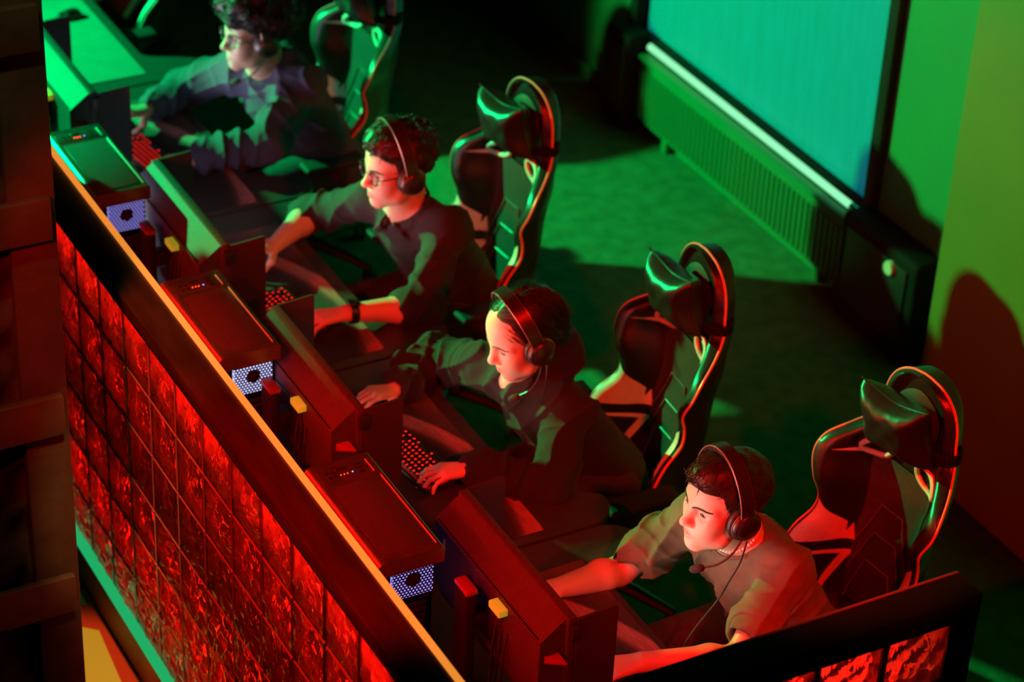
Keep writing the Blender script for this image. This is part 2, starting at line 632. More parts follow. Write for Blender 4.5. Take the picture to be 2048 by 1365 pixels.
def lerp_table(tab, x):
    if x <= tab[0][0]:
        return tab[0][1:]
    for a, b in zip(tab, tab[1:]):
        if x <= b[0]:
            t = (x - a[0]) / (b[0] - a[0])
            t = t * t * (3 - 2 * t)
            return tuple(p + (q - p) * t for p, q in zip(a[1:], b[1:]))
    return tab[-1][1:]
# ------------------------------------------------------------------ setting
def struct(name, mb, mats, label, smooth=False, parent=None, angle=40):
    o = part(name, mb, mats, parent, smooth=smooth, angle=angle)
    return tag(o, label, kind='structure')

# floor slab, carpeted
fl = MB()
fl.box((0.4, 1.9, -0.05), (6.2, 11.0, 0.1))
struct('floor', fl, 'carpet', 'dark carpeted floor of the gaming hall')

# right window wall: far plane x = 3.45, nearer pier at x = 2.148
wl = MB()
wl.box((3.525, 0.905, 1.5), (0.15, 0.97, 3.0))              # wall right of the window
wl.box((3.525, 2.33, 0.19), (0.15, 1.88, 0.38))             # below the window
wl.box((3.525, 2.33, 2.75), (0.15, 1.88, 0.5))              # above
wl.box((3.525, 5.30, 1.5), (0.15, 4.06, 3.0))
struct('wall_right', wl, 'wall_paint', 'plain wall with the radiator and the frosted window')
wn = MB()
wn.rbox((3.24, -1.52, 1.5), (0.52, 3.96, 3.0), r=0.006, seg=1)
struct('wall_pier', wn, 'pier_paint', 'protruding plain pier of the side wall beside the window')
wb = MB()
wb.box((1.0, 6.6, 1.5), (5.0, 0.15, 3.0))
struct('wall_back', wb, 'dark_wall', 'dark back wall of the hall')
bb = MB()
bb.rbox((3.438, 2.6, 0.035), (0.022, 4.25, 0.07), r=0.004, seg=1)
struct('baseboard_right', bb, 'wall_paint', 'pale baseboard along the window wall')

win = thing('window_1', 'frosted window glowing teal above the radiator', None, (3.45, 2.33, 0.4), kind='structure')
p = MB(); p.box((0.03, -0.005, 1.05), (0.012, 1.74, 2.1)); part('pane', p, 'window_film', win, 'frosted pane with streaky texture', smooth=False)
p = MB()
p.rbox((0.0, -0.905, 1.05), (0.07, 0.06, 2.1), r=0.006); part('frame_post', p, 'rail_dark', win)
p = MB(); p.rbox((0.0, 0.91, 1.05), (0.07, 0.06, 2.1), r=0.006); part('frame_post', p, 'rail_dark', win)
p = MB(); p.rbox((0.0, 0.0, 0.02), (0.07, 1.76, 0.04), r=0.006); part('frame_rail', p, 'rail_dark', win)
p = MB(); p.rbox((0.02, 0.03, 1.05), (0.03, 0.035, 2.1), r=0.004); p.v = [(x, y - 0.88 + 0.0, z) for x, y, z in p.v]; part('frame_stile', p, 'grey_plastic', win)

# radiator under the window
rad = thing('radiator', 'ribbed panel radiator under the frosted window', 'radiator', (3.385, 2.25, 0.06))
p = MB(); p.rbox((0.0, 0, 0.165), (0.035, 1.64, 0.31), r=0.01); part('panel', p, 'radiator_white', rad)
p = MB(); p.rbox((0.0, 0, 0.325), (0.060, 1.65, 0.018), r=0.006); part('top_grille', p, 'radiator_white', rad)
fm = MB(); fm.prism([(-0.016, -0.011), (-0.026, -0.006), (-0.026, 0.006), (-0.016, 0.011)], 0.035, 0.275)
fme = fm.mesh('fin', 'radiator_white', smooth=False)
for i in range(46):
    obj('fin', fme, rad, (0, -0.80 + i * (1.60 / 45), 0))
for yy in (-0.6, 0.6):
    p = MB(); p.rbox((0.012, yy, -0.03), (0.03, 0.04, 0.06), r=0.004); part('foot', p, 'radiator_white', rad)

tb = thing('tube_lamp', 'glowing tube lamp along the window sill above the radiator', 'lamp', (3.412, 2.28, 0.420))
p = MB(); p.tube([(0, -0.77, 0), (0, 0.79, 0)], 0.016, 12); part('tube', p, 'tube_green', tb)
p = MB(); p.tube([(0, -0.815, 0), (0, -0.77, 0)], 0.017, 12); part('end_cap', p, 'chrome', tb)
p = MB(); p.tube([(0, 0.79, 0), (0, 0.82, 0)], 0.017, 12); part('end_cap', p, 'chrome', tb)
p = MB(); p.rbox((0.012, 0, -0.019), (0.03, 1.64, 0.010), r=0.003); part('batten', p, 'black_plastic', tb)

# black boxes either side of the radiator
def floor_box(loc, dx, dy, h, label, knob):
    t = thing('floor_cabinet', label, 'cabinet', loc)
    p = MB(); p.rbox((0, 0, h / 2), (dx, dy, h), r=0.025, seg=3); part('cabinet', p, 'matte_black', t)
    p = MB(); p.rbox((-dx / 2 - 0.004, 0, h * 0.55), (0.012, dy * 0.78, h * 0.7), r=0.004); part('front_panel', p, 'black_plastic', t)
    if knob:
        p = MB(); p.lathe([(0, -0.014), (0.026, -0.014), (0.030, -0.008), (0.030, 0.006)], 20, 'x', (-dx / 2 - 0.012, -dy * 0.20, h * 0.84))
        part('badge', p, 'socket_white', t, 'round pale badge')
floor_box((3.375, 1.185, 0.0), 0.13, 0.50, 0.47, 'low black cabinet with round pale badge between radiator and wall pier', True)
floor_box((3.375, 3.19, 0.0), 0.13, 0.20, 0.47, 'narrow low black cabinet at the far end of the radiator', False)

# glass block partition: long wall (plane x = 0) and short return (plane y = -1.67)
def block_mesh():
    S, D, E = 0.094, 0.075, 0.012     # half size, depth, edge wall
    rnd = random.Random(3)
    ph = [rnd.uniform(0, 6.28) for _ in range(6)]
    def wav(a, b):
        edge = max(0.0, 1 - max(abs(a), abs(b)) ** 6)
        return 0.0035 * edge * (math.sin(9 * a + 5 * b + ph[0]) + math.sin(-6 * a + 11 * b + ph[1]) + 0.7 * math.sin(15 * a + ph[2]) * math.sin(8 * b + ph[3]))
    mb = MB()
    # front pane (local -x), back pane (+x); local y,z in plane
    n = 12
    def front(u, v):
        a, b = 2 * u - 1, 2 * v - 1
        return (-D / 2 - wav(a, b), a * S, b * S)
    def back(u, v):
        a, b = 2 * u - 1, 2 * v - 1
        return (D / 2 + wav(b, a), a * S, b * S)
    mb.grid(front, n, n, 0)
    mb.grid(back, n, n, 1)
    # side walls: outer and inner skins with sloped inner edge
    ring_o = [(-S, -S), (S, -S), (S, S), (-S, S)]
    for x0, x1, k0, k1 in ((-D / 2, -D / 2 + 0.006, 1.0, 0.93), (-D / 2 + 0.006, D / 2 - 0.006, 0.93, 0.93), (D / 2 - 0.006, D / 2, 0.93, 1.0)):
        vs = [(x0, a * k0, b * k0) for a, b in ring_o] + [(x1, a * k1, b * k1) for a, b in ring_o]
        mb.add(vs, [(i, (i + 1) % 4, 4 + (i + 1) % 4, 4 + i) for i in range(4)], 2)
    vs = [(-D / 2, a, b) for a, b in ring_o] + [(D / 2, a, b) for a, b in ring_o]
    mb.add(vs, [(i, (i + 1) % 4, 4 + (i + 1) % 4, 4 + i) for i in range(4)], 2)
    return mb.mesh('glass_block', ['block_pane', 'block_back', 'block_side'], smooth=True, angle=50)
BLK = block_mesh()

Y0, Y1 = -1.60, 2.8        # long wall run
wall = thing('wall_left', 'glass block partition with dark rail along the row of desks', None, (0.04, 0, 0), kind='structure')
cols = 18
for c in range(cols):
    for r in range(6):
        o = obj('glass_block', BLK, wall, (0.0, -1.513 + 0.1 + c * 0.2 + 0.013, 0.3 + r * 0.2))
        if (c * 7 + r * 5) % 4 == 1:
            o.rotation_euler = (PI, 0, 0)
        elif (c * 3 + r * 11) % 4 == 2:
            o.rotation_euler = (PI / 2, 0, 0)
yl0 = -1.513 + 0.013
p = MB()
for c in range(cols + 1):
    p.box((0, yl0 + c * 0.2, 0.8), (0.058, 0.010, 1.2))
for r in range(7):
    p.box((0, yl0 + cols * 0.1, 0.2 + r * 0.2), (0.058, cols * 0.2, 0.010))
part('mortar_grid', p, 'mortar', wall, smooth=False)
RY0 = -1.70
p = MB(); p.rbox((0.0, (RY0 + 2.14) / 2, 1.412), (0.098, 2.14 - RY0, 0.02), r=0.003); part('rail_fascia', p, 'rail_dark', wall)
p = MB(); p.rbox((-0.004, (RY0 + 2.14) / 2, 1.447), (0.106, 2.14 - RY0, 0.046), r=0.004); part('rail_board', p, 'rail_board', wall)
p = MB(); p.rbox((0.051, (RY0 + 2.14) / 2, 1.465), (0.019, 2.14 - RY0, 0.020), r=0.002); part('edge_strip', p, 'edge_strip', wall, 'pale edging strip with orange glow standing in for caught light')
p = MB(); p.rbox((0.005, (RY0 + 2.14) / 2, 0.088), (0.09, 2.14 - RY0, 0.176), r=0.004); part('plinth', p, 'plinth', wall)
p = MB(); p.tube([(-0.052, RY0, 0.222), (-0.052, 2.14, 0.222)], 0.017, 12); part('green_tube', p, 'strip_green', wall, 'glowing green tube at the foot of the glass')
p = MB(); p.box((0.0, (RY0 + 2.14) / 2, 0.186), (0.10, 2.14 - RY0, 0.012)); part('foot_channel', p, 'rail_dark', wall)
p = MB(); p.rbox((0.0, -1.60, 0.7), (0.098, 0.198, 1.4), r=0.004); part('corner_post', p, 'rail_dark', wall)

ret = thing('wall_front', 'short glass block return wall with dark rail at the end desk', None, (0.7, -1.655, 0), kind='structure')
for c in range(6):
    for r in range(6):
        o = obj('glass_block', BLK, ret, (0.537 - c * 0.2, 0.0, 0.3 + r * 0.2), (0, 0, PI / 2))
        if (c + r) % 2:
            o.rotation_euler = (PI, 0, PI / 2)
p = MB()
for c in range(7):
    p.box((0.637 - c * 0.2, 0, 0.8), (0.012, 0.058, 1.2))
for r in range(7):
    p.box((0.037, 0, 0.2 + r * 0.2), (1.2, 0.058, 0.012))
part('mortar_grid', p, 'mortar', ret, smooth=False)
p = MB(); p.rbox((0.03, 0, 1.432), (1.35, 0.10, 0.072), r=0.004); part('rail_board', p, 'rail_dark', ret)
p = MB(); p.rbox((0.03, 0.047, 1.464), (1.34, 0.008, 0.012), r=0.002); part('edge_strip', p, 'plinth', ret, 'thin pale edge line on the rail')
p = MB(); p.rbox((0.674, 0, 0.7), (0.06, 0.10, 1.4), r=0.004); part('end_post', p, 'rail_dark', ret)
p = MB(); p.rbox((0.03, 0, 0.09), (1.3, 0.10, 0.18), r=0.004); part('plinth', p, 'rail_dark', ret)

# red LED strip at the partition foot; area lamps are added fill behind the glass
def led_strip(label, a, b, n):
    t = thing('led_strip', label, 'light strip', ((a[0] + b[0]) / 2, (a[1] + b[1]) / 2, (a[2] + b[2]) / 2))
    L = Vector(b) - Vector(a)
    p = MB(); p.tube([-L / 2, L / 2], 0.004, 6); part('tape', p, 'black_plastic', t)
    me = MB().lathe([(0, -0.004), (0.004, -0.003), (0.005, 0.0), (0.004, 0.003), (0, 0.004)], 8).mesh('diode', 'led_red')
    for i in range(n):
        q = -L / 2 + L * ((i + 0.5) / n)
        obj('diode', me, t, (q.x - 0.0, q.y, q.z + 0.005))
led_strip('red LED strip at the foot of the glass block partition', (0.092, -1.45, 0.235), (0.092, 2.05, 0.235), 70)
lamp('booth_fill_low', 'AREA', (0.30, 0.25, 0.45), (0.0, 0.25, 0.55), 65, (1, 0.004, 0.001), size=3.2, sizey=0.4)  # added red fill for the lower block rows
lamp('booth_fill_top', 'AREA', (0.115, -0.15, 1.385), (0.00, -0.15, 1.355), 200, (1, 0.004, 0.001), size=2.6, sizey=0.03)  # added red fill for the top block row, no fixture modelled
lamp('booth_fill_mid', 'AREA', (0.165, 0.0, 1.06), (0.0, 0.0, 1.06), 24, (1, 0.004, 0.001), size=3.0, sizey=0.35)  # added fill panel, brightens the middle block rows
lamp('booth_fill_end', 'AREA', (0.75, -1.40, 1.20), (0.75, -1.66, 1.15), 8, (1, 0.004, 0.001), size=1.1, sizey=0.3)  # added red fill behind the return wall blocks

# flat floor sheet outside the partition, red with pale yellow shapes
fm_ = thing('floor_sheet', 'red floor sheet with pale yellow shapes beside the plinth', 'mat', (-0.565, 0.55, 0))
p = MB(); p.rbox((0, 0, 0.003), (1.12, 1.6, 0.006), r=0.002, seg=1); part('base_sheet', p, 'sheet_red', fm_)
p = MB()
def flat(poly, z=0.0066):
    p.add([(x, y, z) for x, y in poly], [tuple(range(len(poly)))])
flat([(0.50, -0.10), (0.53, 0.22), (0.44, 0.30), (0.40, 0.0)])
flat([(0.53, -0.62), (0.545, -0.16), (0.46, -0.22), (0.40, -0.62)])
flat([(0.54, 0.36), (0.55, 0.62), (0.46, 0.58), (0.47, 0.42)])
flat([(0.30, -0.30), (0.36, 0.18), (0.26, 0.22), (0.18, -0.32)])
part('yellow_shape', p, 'sheet_yellow', fm_, smooth=False)

# built-up steel column with batten plates and rough concrete fill
colm = thing('column', 'black built-up column with batten plates and rough concrete fill', None, (-0.72, 0.3, 0), kind='structure')
p = MB(); p.rbox((0.352, -0.195, 1.6), (0.125, 0.03, 3.2), r=0.004); part('flange', p, 'column_steel', colm)
p = MB(); p.rbox((0.400, 0.0, 1.6), (0.03, 0.40, 3.2), r=0.004); part('web_plate', p, 'column_steel', colm)
p = MB(); p.rbox((-0.352, -0.195, 1.6), (0.125, 0.03, 3.2), r=0.004); part('flange', p, 'column_steel', colm)
for z in (0.77, 1.385, 1.995, 2.535):
    p = MB(); p.rbox((0.0, -0.222, z), (0.792, 0.026, 0.125), r=0.004); part('batten_plate', p, 'column_steel', colm)
def rough(u, v):
    x, z = -0.34 + u * 0.68, v * 3.2
    d = 0.012 * math.sin(17 * x + 9 * z) * math.sin(7 * z - 11 * x) + 0.008 * math.sin(31 * z + 23 * x) + 0.006 * math.sin(53 * x - 41 * z)
    return (x, -0.172 - d, z)
p = MB(); p.grid(rough, 40, 180); p.box((0, 0.03, 1.6), (0.68, 0.34, 3.2)); part('concrete_fill', p, 'column_concrete', colm)
# ------------------------------------------------------------------ stations: desk, mat, monitor, PC, keyboard, mouse
STN = 1.072
# index 0..4 from the far end: station centre y
CY = {'far': 3.56, 'a': 2.485, 'b': 1.35, 'c': 0.31, 'd': -0.76}

def desk(cy, label, y0, y1):
    t = thing('desk', label, 'desk', (0.7, cy, 0))
    a, b = y0 - cy, y1 - cy
    xi, xo, r = 0.40, 0.60, 0.10
    poly = [(-0.58, a)]
    poly += [(0.60 - r, a)] + circ(xo - r, a + r, r, -PI / 2, 0, 6)
    # concave front for the player
    for k in range(9):
        s = k / 8
        yy = a + 0.11 + 0.14 * s
        xx = xo + (xi - xo) * (s * s * (3 - 2 * s))
        poly.append((xx, yy))
    for k in range(9):
        s = 1 - k / 8
        yy = b - 0.11 - 0.14 * s
        xx = xo + (xi - xo) * (s * s * (3 - 2 * s))
        poly.append((xx, yy))
    poly += circ(xo - r, b - r, r, 0, PI / 2, 6) + [(-0.58, b)]
    p = MB(); p.prism(poly, 0.710, 0.735); part('tabletop', p, 'desk_top', t)
    for sy in (a + 0.05, b - 0.05):
        p = MB(); p.rbox((-0.02, sy, 0.02), (0.95, 0.06, 0.04), r=0.006)
        p.rbox((0.0, sy, 0.36), (0.09, 0.04, 0.68), r=0.006)
        p.rbox((-0.02, sy, 0.695), (0.85, 0.05, 0.03), r=0.004)
        part('leg', p, 'black_metal', t)
    return t
desk(CY['far'], 'black gaming desk standing empty at the far end of the row', 3.03, 4.08)
desk(CY['a'], 'black gaming desk of the player in the navy hooded jacket', 1.955, 3.015)
desk(CY['b'], 'black gaming desk of the player wearing a wristwatch', 0.855, 1.94)
desk(CY['c'], 'black gaming desk of the woman with parted hair', -0.232, 0.84)
desk(CY['d'], 'black gaming desk of the player in the T-shirt', -1.32, -0.247)

MATM = None
def mouse_mat(x, y0, y1, label, m='mouse_mat'):
    t = MB(); t.rbox((0, 0, 0.002), (0.38, y1 - y0, 0.004), r=0.002, seg=1)
    o = obj('mouse_mat', t.mesh('mouse_mat', m, smooth=False), None, (x, (y0 + y1) / 2, 0.735))
    tag(o, label, 'mouse mat', 'desk mats')
mouse_mat(0.870, 3.02 + 0.08, 3.95, 'wide pale mouse mat on the empty far desk', 'mat_pale')
mouse_mat(0.870, 1.98, 2.90, 'wide mouse mat under the hands of the player in the navy hooded jacket')
mouse_mat(0.862, 0.90, 1.80, 'wide mouse mat under the hands of the player wearing a wristwatch')
mouse_mat(0.862, -0.195, 0.70, 'wide mouse mat under the hands of the woman with parted hair')
mouse_mat(0.890, -1.27, -0.37, 'wide mouse mat under the hands of the player in the T-shirt')

def monitor(cx, cy, yaw, scr, label, bright=False):
    """cx = x of the screen front; thing origin on the desk"""
    t = thing('monitor', label, 'monitor', (cx, cy, 0.735), yaw, 'monitors with side shields')
    W, H, z0, z1 = 0.62, 0.365, 0.075, 0.435
    # slim front frame
    p = MB(); p.rbox((-0.012, 0, (z0 + z1) / 2), (0.028, W, z1 - z0), r=0.004); part('front_frame', p, 'grey_plastic', t)
    p = MB(); p.box((0.0025, 0, (z0 + z1) / 2 + 0.004), (0.002, W - 0.024, z1 - z0 - 0.03)); part('screen', p, scr, t, 'lit screen facing the player', smooth=False)
    glow = {'screen_a': (1.6, (0.85, 0.80, 1.0)), 'screen_b': (1.1, (1.0, 0.72, 0.68)), 'screen_c': (1.15, (1.0, 0.66, 0.48)), 'screen_d': (1.15, (1.0, 0.70, 0.56))}[scr]
    gd = bpy.data.lights.new('screen_light', 'AREA')
    gd.energy, gd.color = glow
    gd.shape, gd.size, gd.size_y, gd.spread = 'RECTANGLE', 0.54, 0.22, math.radians(70)
    go = bpy.data.objects.new('screen_light', gd)
    COL.objects.link(go)
    go.parent = t
    go.location = (0.034, 0, (z0 + z1) / 2)
    go.rotation_euler = Vector((1.0, 0, 0.22)).to_track_quat('-Z', 'Z').to_euler()
    # wedge-shaped rear housing: top slopes down to the back
    prof = [(-0.026, z1 - 0.006), (-0.100, z1 - 0.062), (-0.100, z0 + 0.08), (-0.070, z0 + 0.01), (-0.026, z0 + 0.01)]
    p = MB(); p.prism(prof, -W / 2 + 0.010, W / 2 - 0.010, 'y'); part('rear_housing', p, 'grey_plastic', t, angle=20)
    # vent slots along the rear edge
    me = MB().box((0, 0, 0), (0.010, 0.0028, 0.004)).mesh('vent_slot', 'matte_black', smooth=False)
    for i in range(60):
        obj('vent_slot', me, t, (-0.097, -0.285 + i * 0.0096, z1 - 0.0595), (0, 0.62, 0))
    p = MB(); p.rbox((-0.101, 0.0, 0.25), (0.006, 0.20, 0.13), r=0.002); part('mount_plate', p, 'black_plastic', t)
    p = MB(); p.rbox((-0.101, 0.24, 0.32), (0.004, 0.010, 0.040), r=0.001); part('logo_mark', p, 'socket_white', t)
    # stand: column with handle top, arm, base
    p = MB(); p.rbox((-0.160, 0.0, 0.185), (0.034, 0.072, 0.345), r=0.008); part('stand_column', p, 'matte_black', t)
    p = MB(); p.rbox((-0.160, 0.0, 0.366), (0.036, 0.076, 0.016), r=0.005); part('stand_handle', p, 'red_plastic', t, 'red cap of the stand')
    p = MB(); p.rbox((-0.124, 0.0, 0.25), (0.044, 0.05, 0.05), r=0.006); part('stand_arm', p, 'black_plastic', t)
    p = MB(); p.rbox((-0.095, -0.085, 0.008), (0.165, 0.22, 0.016), r=0.006, seg=3); part('stand_base', p, 'black_metal', t)
    # side shields
    for s in (-1, 1):
        p = MB()
        poly = [(0.0, z0 + 0.005), (0.0, z1 - 0.004), (0.118, z1 + 0.004), (0.122, z1 - 0.004), (0.122, z0 + 0.07), (0.10, z0 + 0.02), (0.02, z0 + 0.005)]
        p.prism(poly, s * (W / 2 + 0.003) - 0.004, s * (W / 2 + 0.003) + 0.004, 'y')
        sh = part('side_shield', p, 'shield_felt', t, smooth=False)
        for zz in (z0 + 0.05, z1 - 0.045):
            p = MB(); p.rbox((-0.004, s * (W / 2 + 0.008), zz), (0.030, 0.012, 0.05), r=0.003); part('hinge', p, 'black_plastic', sh)
    # folding hook on the near side
    p = MB(); p.add([(-0.085, -W / 2 + 0.010, 0.325), (-0.045, -W / 2 + 0.010, 0.325), (-0.040, -W / 2 - 0.035, 0.318), (-0.085, -W / 2 + 0.010, 0.300), (-0.045, -W / 2 + 0.010, 0.300), (-0.042, -W / 2 - 0.030, 0.310)],
                    [(0, 1, 2), (3, 5, 4), (0, 3, 4, 1), (1, 4, 5, 2), (2, 5, 3, 0)])
    part('side_hook', p, 'red_plastic', t, 'red folding hook', smooth=False)
    # power and picture cables hanging behind
    p = MB()
    for k, yy in enumerate((-0.13, -0.10, -0.07)):
        p.tube(smooth_path([(-0.102, yy, 0.28), (-0.116, yy - 0.01, 0.20), (-0.114, yy, 0.10), (-0.118, yy, 0.040), (-0.110, yy - 0.01, 0.020)], 5), 0.0035, 6)
    part('cable', p, 'cable', t)
    p = MB(); p.rbox((-0.112, -0.095, 0.345), (0.030, 0.060, 0.022), r=0.003); part('plug', p, 'plug_glow_yellow', t, 'yellow plug with added glow')
    return t
monitor(0.550, 2.538, 0.0, 'screen_a', 'monitor with side shields turned towards the player in the navy hooded jacket')
monitor(0.567, 1.371, 0.0, 'screen_b', 'monitor with side shields turned towards the player wearing a wristwatch')
monitor(0.562, 0.354, 0.0, 'screen_c', 'monitor with side shields turned towards the woman with parted hair')
monitor(0.651, -0.738, 0.0, 'screen_d', 'monitor with side shields turned towards the player in the T-shirt')

def tower(cx, cy, fan, glow, label):
    """PC tower, rear facing -y; origin on the desk"""
    t = thing('computer_tower', label, 'computer', (cx, cy, 0.735), 0, 'computer towers behind the partition')
    W, D, H = 0.198, 0.475, 0.468
    r = 0.030
    prof = [(-W / 2, 0.010), (W / 2, 0.010)] + circ(W / 2 - 0.008, H - 0.008, 0.008, 0, PI / 2, 4) + circ(-W / 2 + r, H - r, r, PI / 2, PI, 8)
    # shell as an open channel: outer skin minus the rear
    p = MB(); p.prism(prof, -D / 2 + 0.055, D / 2 - 0.006, 'y'); part('chassis', p, 'black_metal', t, angle=30)
    # overhanging top hood
    hp = [(W / 2, H - 0.05)] + circ(W / 2 - 0.008, H - 0.008, 0.008, 0, PI / 2, 4) + circ(-W / 2 + r, H - r, r, PI / 2, PI, 8) + [(-W / 2, H - 0.05)]
    hp = [(a * 1.015, b + 0.002) for a, b in hp]
    p = MB(); p.prism(hp, -D / 2, D / 2, 'y'); hood = part('top_hood', p, 'case_metal', t, angle=30)
    # recessed top filter with fine frame
    p = MB(); p.rbox((0.006, -0.045, H + 0.0015), (0.150, 0.345, 0.004), r=0.0015); part('filter_frame', p, 'case_metal', hood)
    p = MB(); p.rbox((0.004, -0.045, H + 0.0036), (0.138, 0.333, 0.0012), r=0.0004); part('filter_mesh', p, 'shield_felt', hood)
    p = MB(); p.rbox((0.085, -0.045, H + 0.0032), (0.0035, 0.34, 0.004), r=0.001); part('trim_line', p, 'accent_white', hood)
    p = MB(); p.rbox((0.076, 0.178, H + 0.0032), (0.0035, 0.062, 0.004), r=0.001); part('trim_line', p, 'accent_white', hood)
    # front I/O panel
    p = MB(); p.rbox((0.0, 0.178, H + 0.002), (0.150, 0.064, 0.003), r=0.001); io = part('port_panel', p, 'case_metal', hood)
    me = MB().rbox((0, 0, 0), (0.018, 0.009, 0.003), r=0.001, seg=1).mesh('usb_port', 'matte_black')
    for k in range(3):
        obj('usb_port', me, io, (0.045, 0.160 + k * 0.018, H + 0.0032))
    me = MB().lathe([(0, 0.004), (0.005, 0.0035), (0.006, 0)], 10).mesh('audio_jack', 'matte_black')
    for k in range(4):
        obj('audio_jack', me, io, (-0.05 + 0.018 * (k % 2), 0.163 + 0.022 * (k // 2), H + 0.002))
    p = MB(); p.rbox((-0.005, 0.193, H + 0.004), (0.032, 0.014, 0.003), r=0.001); part('power_button', p, 'black_plastic', io)
    p = MB(); p.lathe([(0, 0.003), (0.0022, 0.002), (0.0025, 0)], 8, c=(0.020, 0.168, H + 0.003)); part('status_light', p, 'led_blue', io)
    me = MB().lathe([(0, 0.003), (0.0016, 0.002), (0.002, 0)], 6).mesh('indicator', 'led_red')
    for k in range(3):
        obj('indicator', me, io, (-0.016 + 0.010 * k, 0.166, H + 0.003))
    # rear panel: frame, lit fan behind a honeycomb grille, slots and sockets
    yr = -D / 2 + 0.055
    p = MB()
    p.box((0, yr + 0.004, H / 2 - 0.03), (W - 0.01, 0.008, H - 0.07)); rear = part('rear_panel', p, 'matte_black', t, smooth=False)
    p = MB(); p.rbox((0.030, yr - 0.004, 0.350), (0.128, 0.006, 0.124), r=0.002); part('fan_ring', p, fan, rear, 'glowing fan ring', smooth=False)
    p = MB(); p.lathe([(0, -0.006), (0.020, -0.006), (0.022, 0.0)], 20, 'y', (0.030, yr - 0.010, 0.350)); part('fan_hub', p, 'matte_black', rear)
    p = MB()
    s, th = 0.0104, 0.0013
    rows = 14
    for i in range(-8, 9):
        for j in range(-8, 9):
            hx = i * s + (0.5 * s if j % 2 else 0)
            hz = j * s * 0.866
            if abs(hx) > 0.066 or abs(hz) > 0.064:
                continue
            ro, ri = s * 0.5774 * 1.02, s * 0.5774 * 0.58
            vs = []
            for k in range(6):
                a = PI / 6 + k * PI / 3
                vs.append((0.030 + hx + ro * math.cos(a), yr - 0.015, 0.350 + hz + ro * math.sin(a)))
            for k in range(6):
                a = PI / 6 + k * PI / 3
                vs.append((0.030 + hx + ri * math.cos(a), yr - 0.015, 0.350 + hz + ri * math.sin(a)))
            p.add(vs, [(k, (k + 1) % 6, 6 + (k + 1) % 6, 6 + k) for k in range(6)])
    part('fan_grille', p, 'matte_black', rear, 'black honeycomb fan grille', smooth=False)
    p = MB(); p.rbox((-0.068, yr - 0.003, 0.345), (0.048, 0.010, 0.155), r=0.002); part('io_shield', p, 'case_metal', rear)
    for k, (zz, hh) in enumerate(((0.405, 0.012), (0.385, 0.012), (0.355, 0.016), (0.325, 0.016), (0.295, 0.018))):
        p = MB(); p.rbox((-0.068, yr - 0.009, zz), (0.030, 0.006, hh), r=0.001); part('socket', p, 'matte_black', rear)
    for k in range(7):
        p = MB(); p.rbox((0.018, yr - 0.002, 0.255 - k * 0.021), (0.115, 0.006, 0.014), r=0.001); part('slot_cover', p, 'black_metal', rear)
    p = MB(); p.rbox((0.0, yr - 0.003, 0.055), (0.150, 0.008, 0.085), r=0.002); part('power_supply', p, 'black_metal', rear)
    p = MB()
    for k, (zz, yy) in enumerate(((0.405, 0.02), (0.355, 0.03), (0.325, 0.025), (0.055, 0.035))):
        p.tube(smooth_path([(-0.068, yr - 0.012, zz), (-0.066, yr - 0.035 - yy, zz - 0.03), (-0.05 + 0.02 * k, yr - 0.04, 0.10), (-0.02 + 0.03 * k, yr - 0.03, 0.012)], 5), 0.0035, 6)
    part('cable', p, 'cable', rear)
    # tempered glass side facing the player, softly lit
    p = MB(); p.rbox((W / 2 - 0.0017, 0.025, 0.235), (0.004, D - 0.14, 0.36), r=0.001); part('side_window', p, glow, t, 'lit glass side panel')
    me = MB().lathe([(0.018, 0.0), (0.020, 0.004), (0.016, 0.010)], 12).mesh('foot', 'rubber')
    for sx in (-1, 1):
        for sy in (-1, 1):
            obj('foot', me, t, (sx * 0.08, sy * 0.19, 0.0005))
    return t
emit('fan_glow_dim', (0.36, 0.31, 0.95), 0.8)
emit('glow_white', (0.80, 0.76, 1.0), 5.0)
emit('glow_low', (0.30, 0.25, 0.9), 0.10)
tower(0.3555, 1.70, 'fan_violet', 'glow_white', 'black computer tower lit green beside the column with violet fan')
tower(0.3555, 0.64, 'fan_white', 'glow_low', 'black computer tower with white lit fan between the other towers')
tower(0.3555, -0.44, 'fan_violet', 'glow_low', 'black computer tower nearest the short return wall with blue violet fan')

KEYROWS = [  # (row x from player side, list of key widths)
    [1.25, 1.25, 1.25, 6.25, 1.25, 1.25, 1.25, 1.25],
    [2.25] + [1] * 10 + [2.75],
    [1.75] + [1] * 11 + [2.25],
    [1.5] + [1] * 12 + [1.5],
    [1] * 13 + [2],
    [1] * 14 + [1],
]
KEYM = {}
def key_mesh(wd):
    if wd not in KEYM:
        p = MB()
        w2, d2, u = (wd * 0.019 - 0.003) / 2, 0.008, 0.0022
        vs = [(-d2, -w2, 0), (d2, -w2, 0), (d2, w2, 0), (-d2, w2, 0), (-d2 + u, -w2 + u, 0.008), (d2 - u, -w2 + u, 0.008), (d2 - u, w2 - u, 0.008), (-d2 + u, w2 - u, 0.008)]
        p.add(vs, [(0, 3, 2, 1), (4, 5, 6, 7), (0, 1, 5, 4), (1, 2, 6, 5), (2, 3, 7, 6), (3, 0, 4, 7)], 0)
        # glowing legend
        n = 8
        ring = [(-0.0006 + 0.0044 * math.cos(2 * PI * k / n), 0.0040 * math.sin(2 * PI * k / n), 0.0083) for k in range(n)]
        p.add(ring, [tuple(range(n))], 1)
        KEYM[wd] = p.mesh('key', ['keycap', 'key_red'], smooth=False)
    return KEYM[wd]
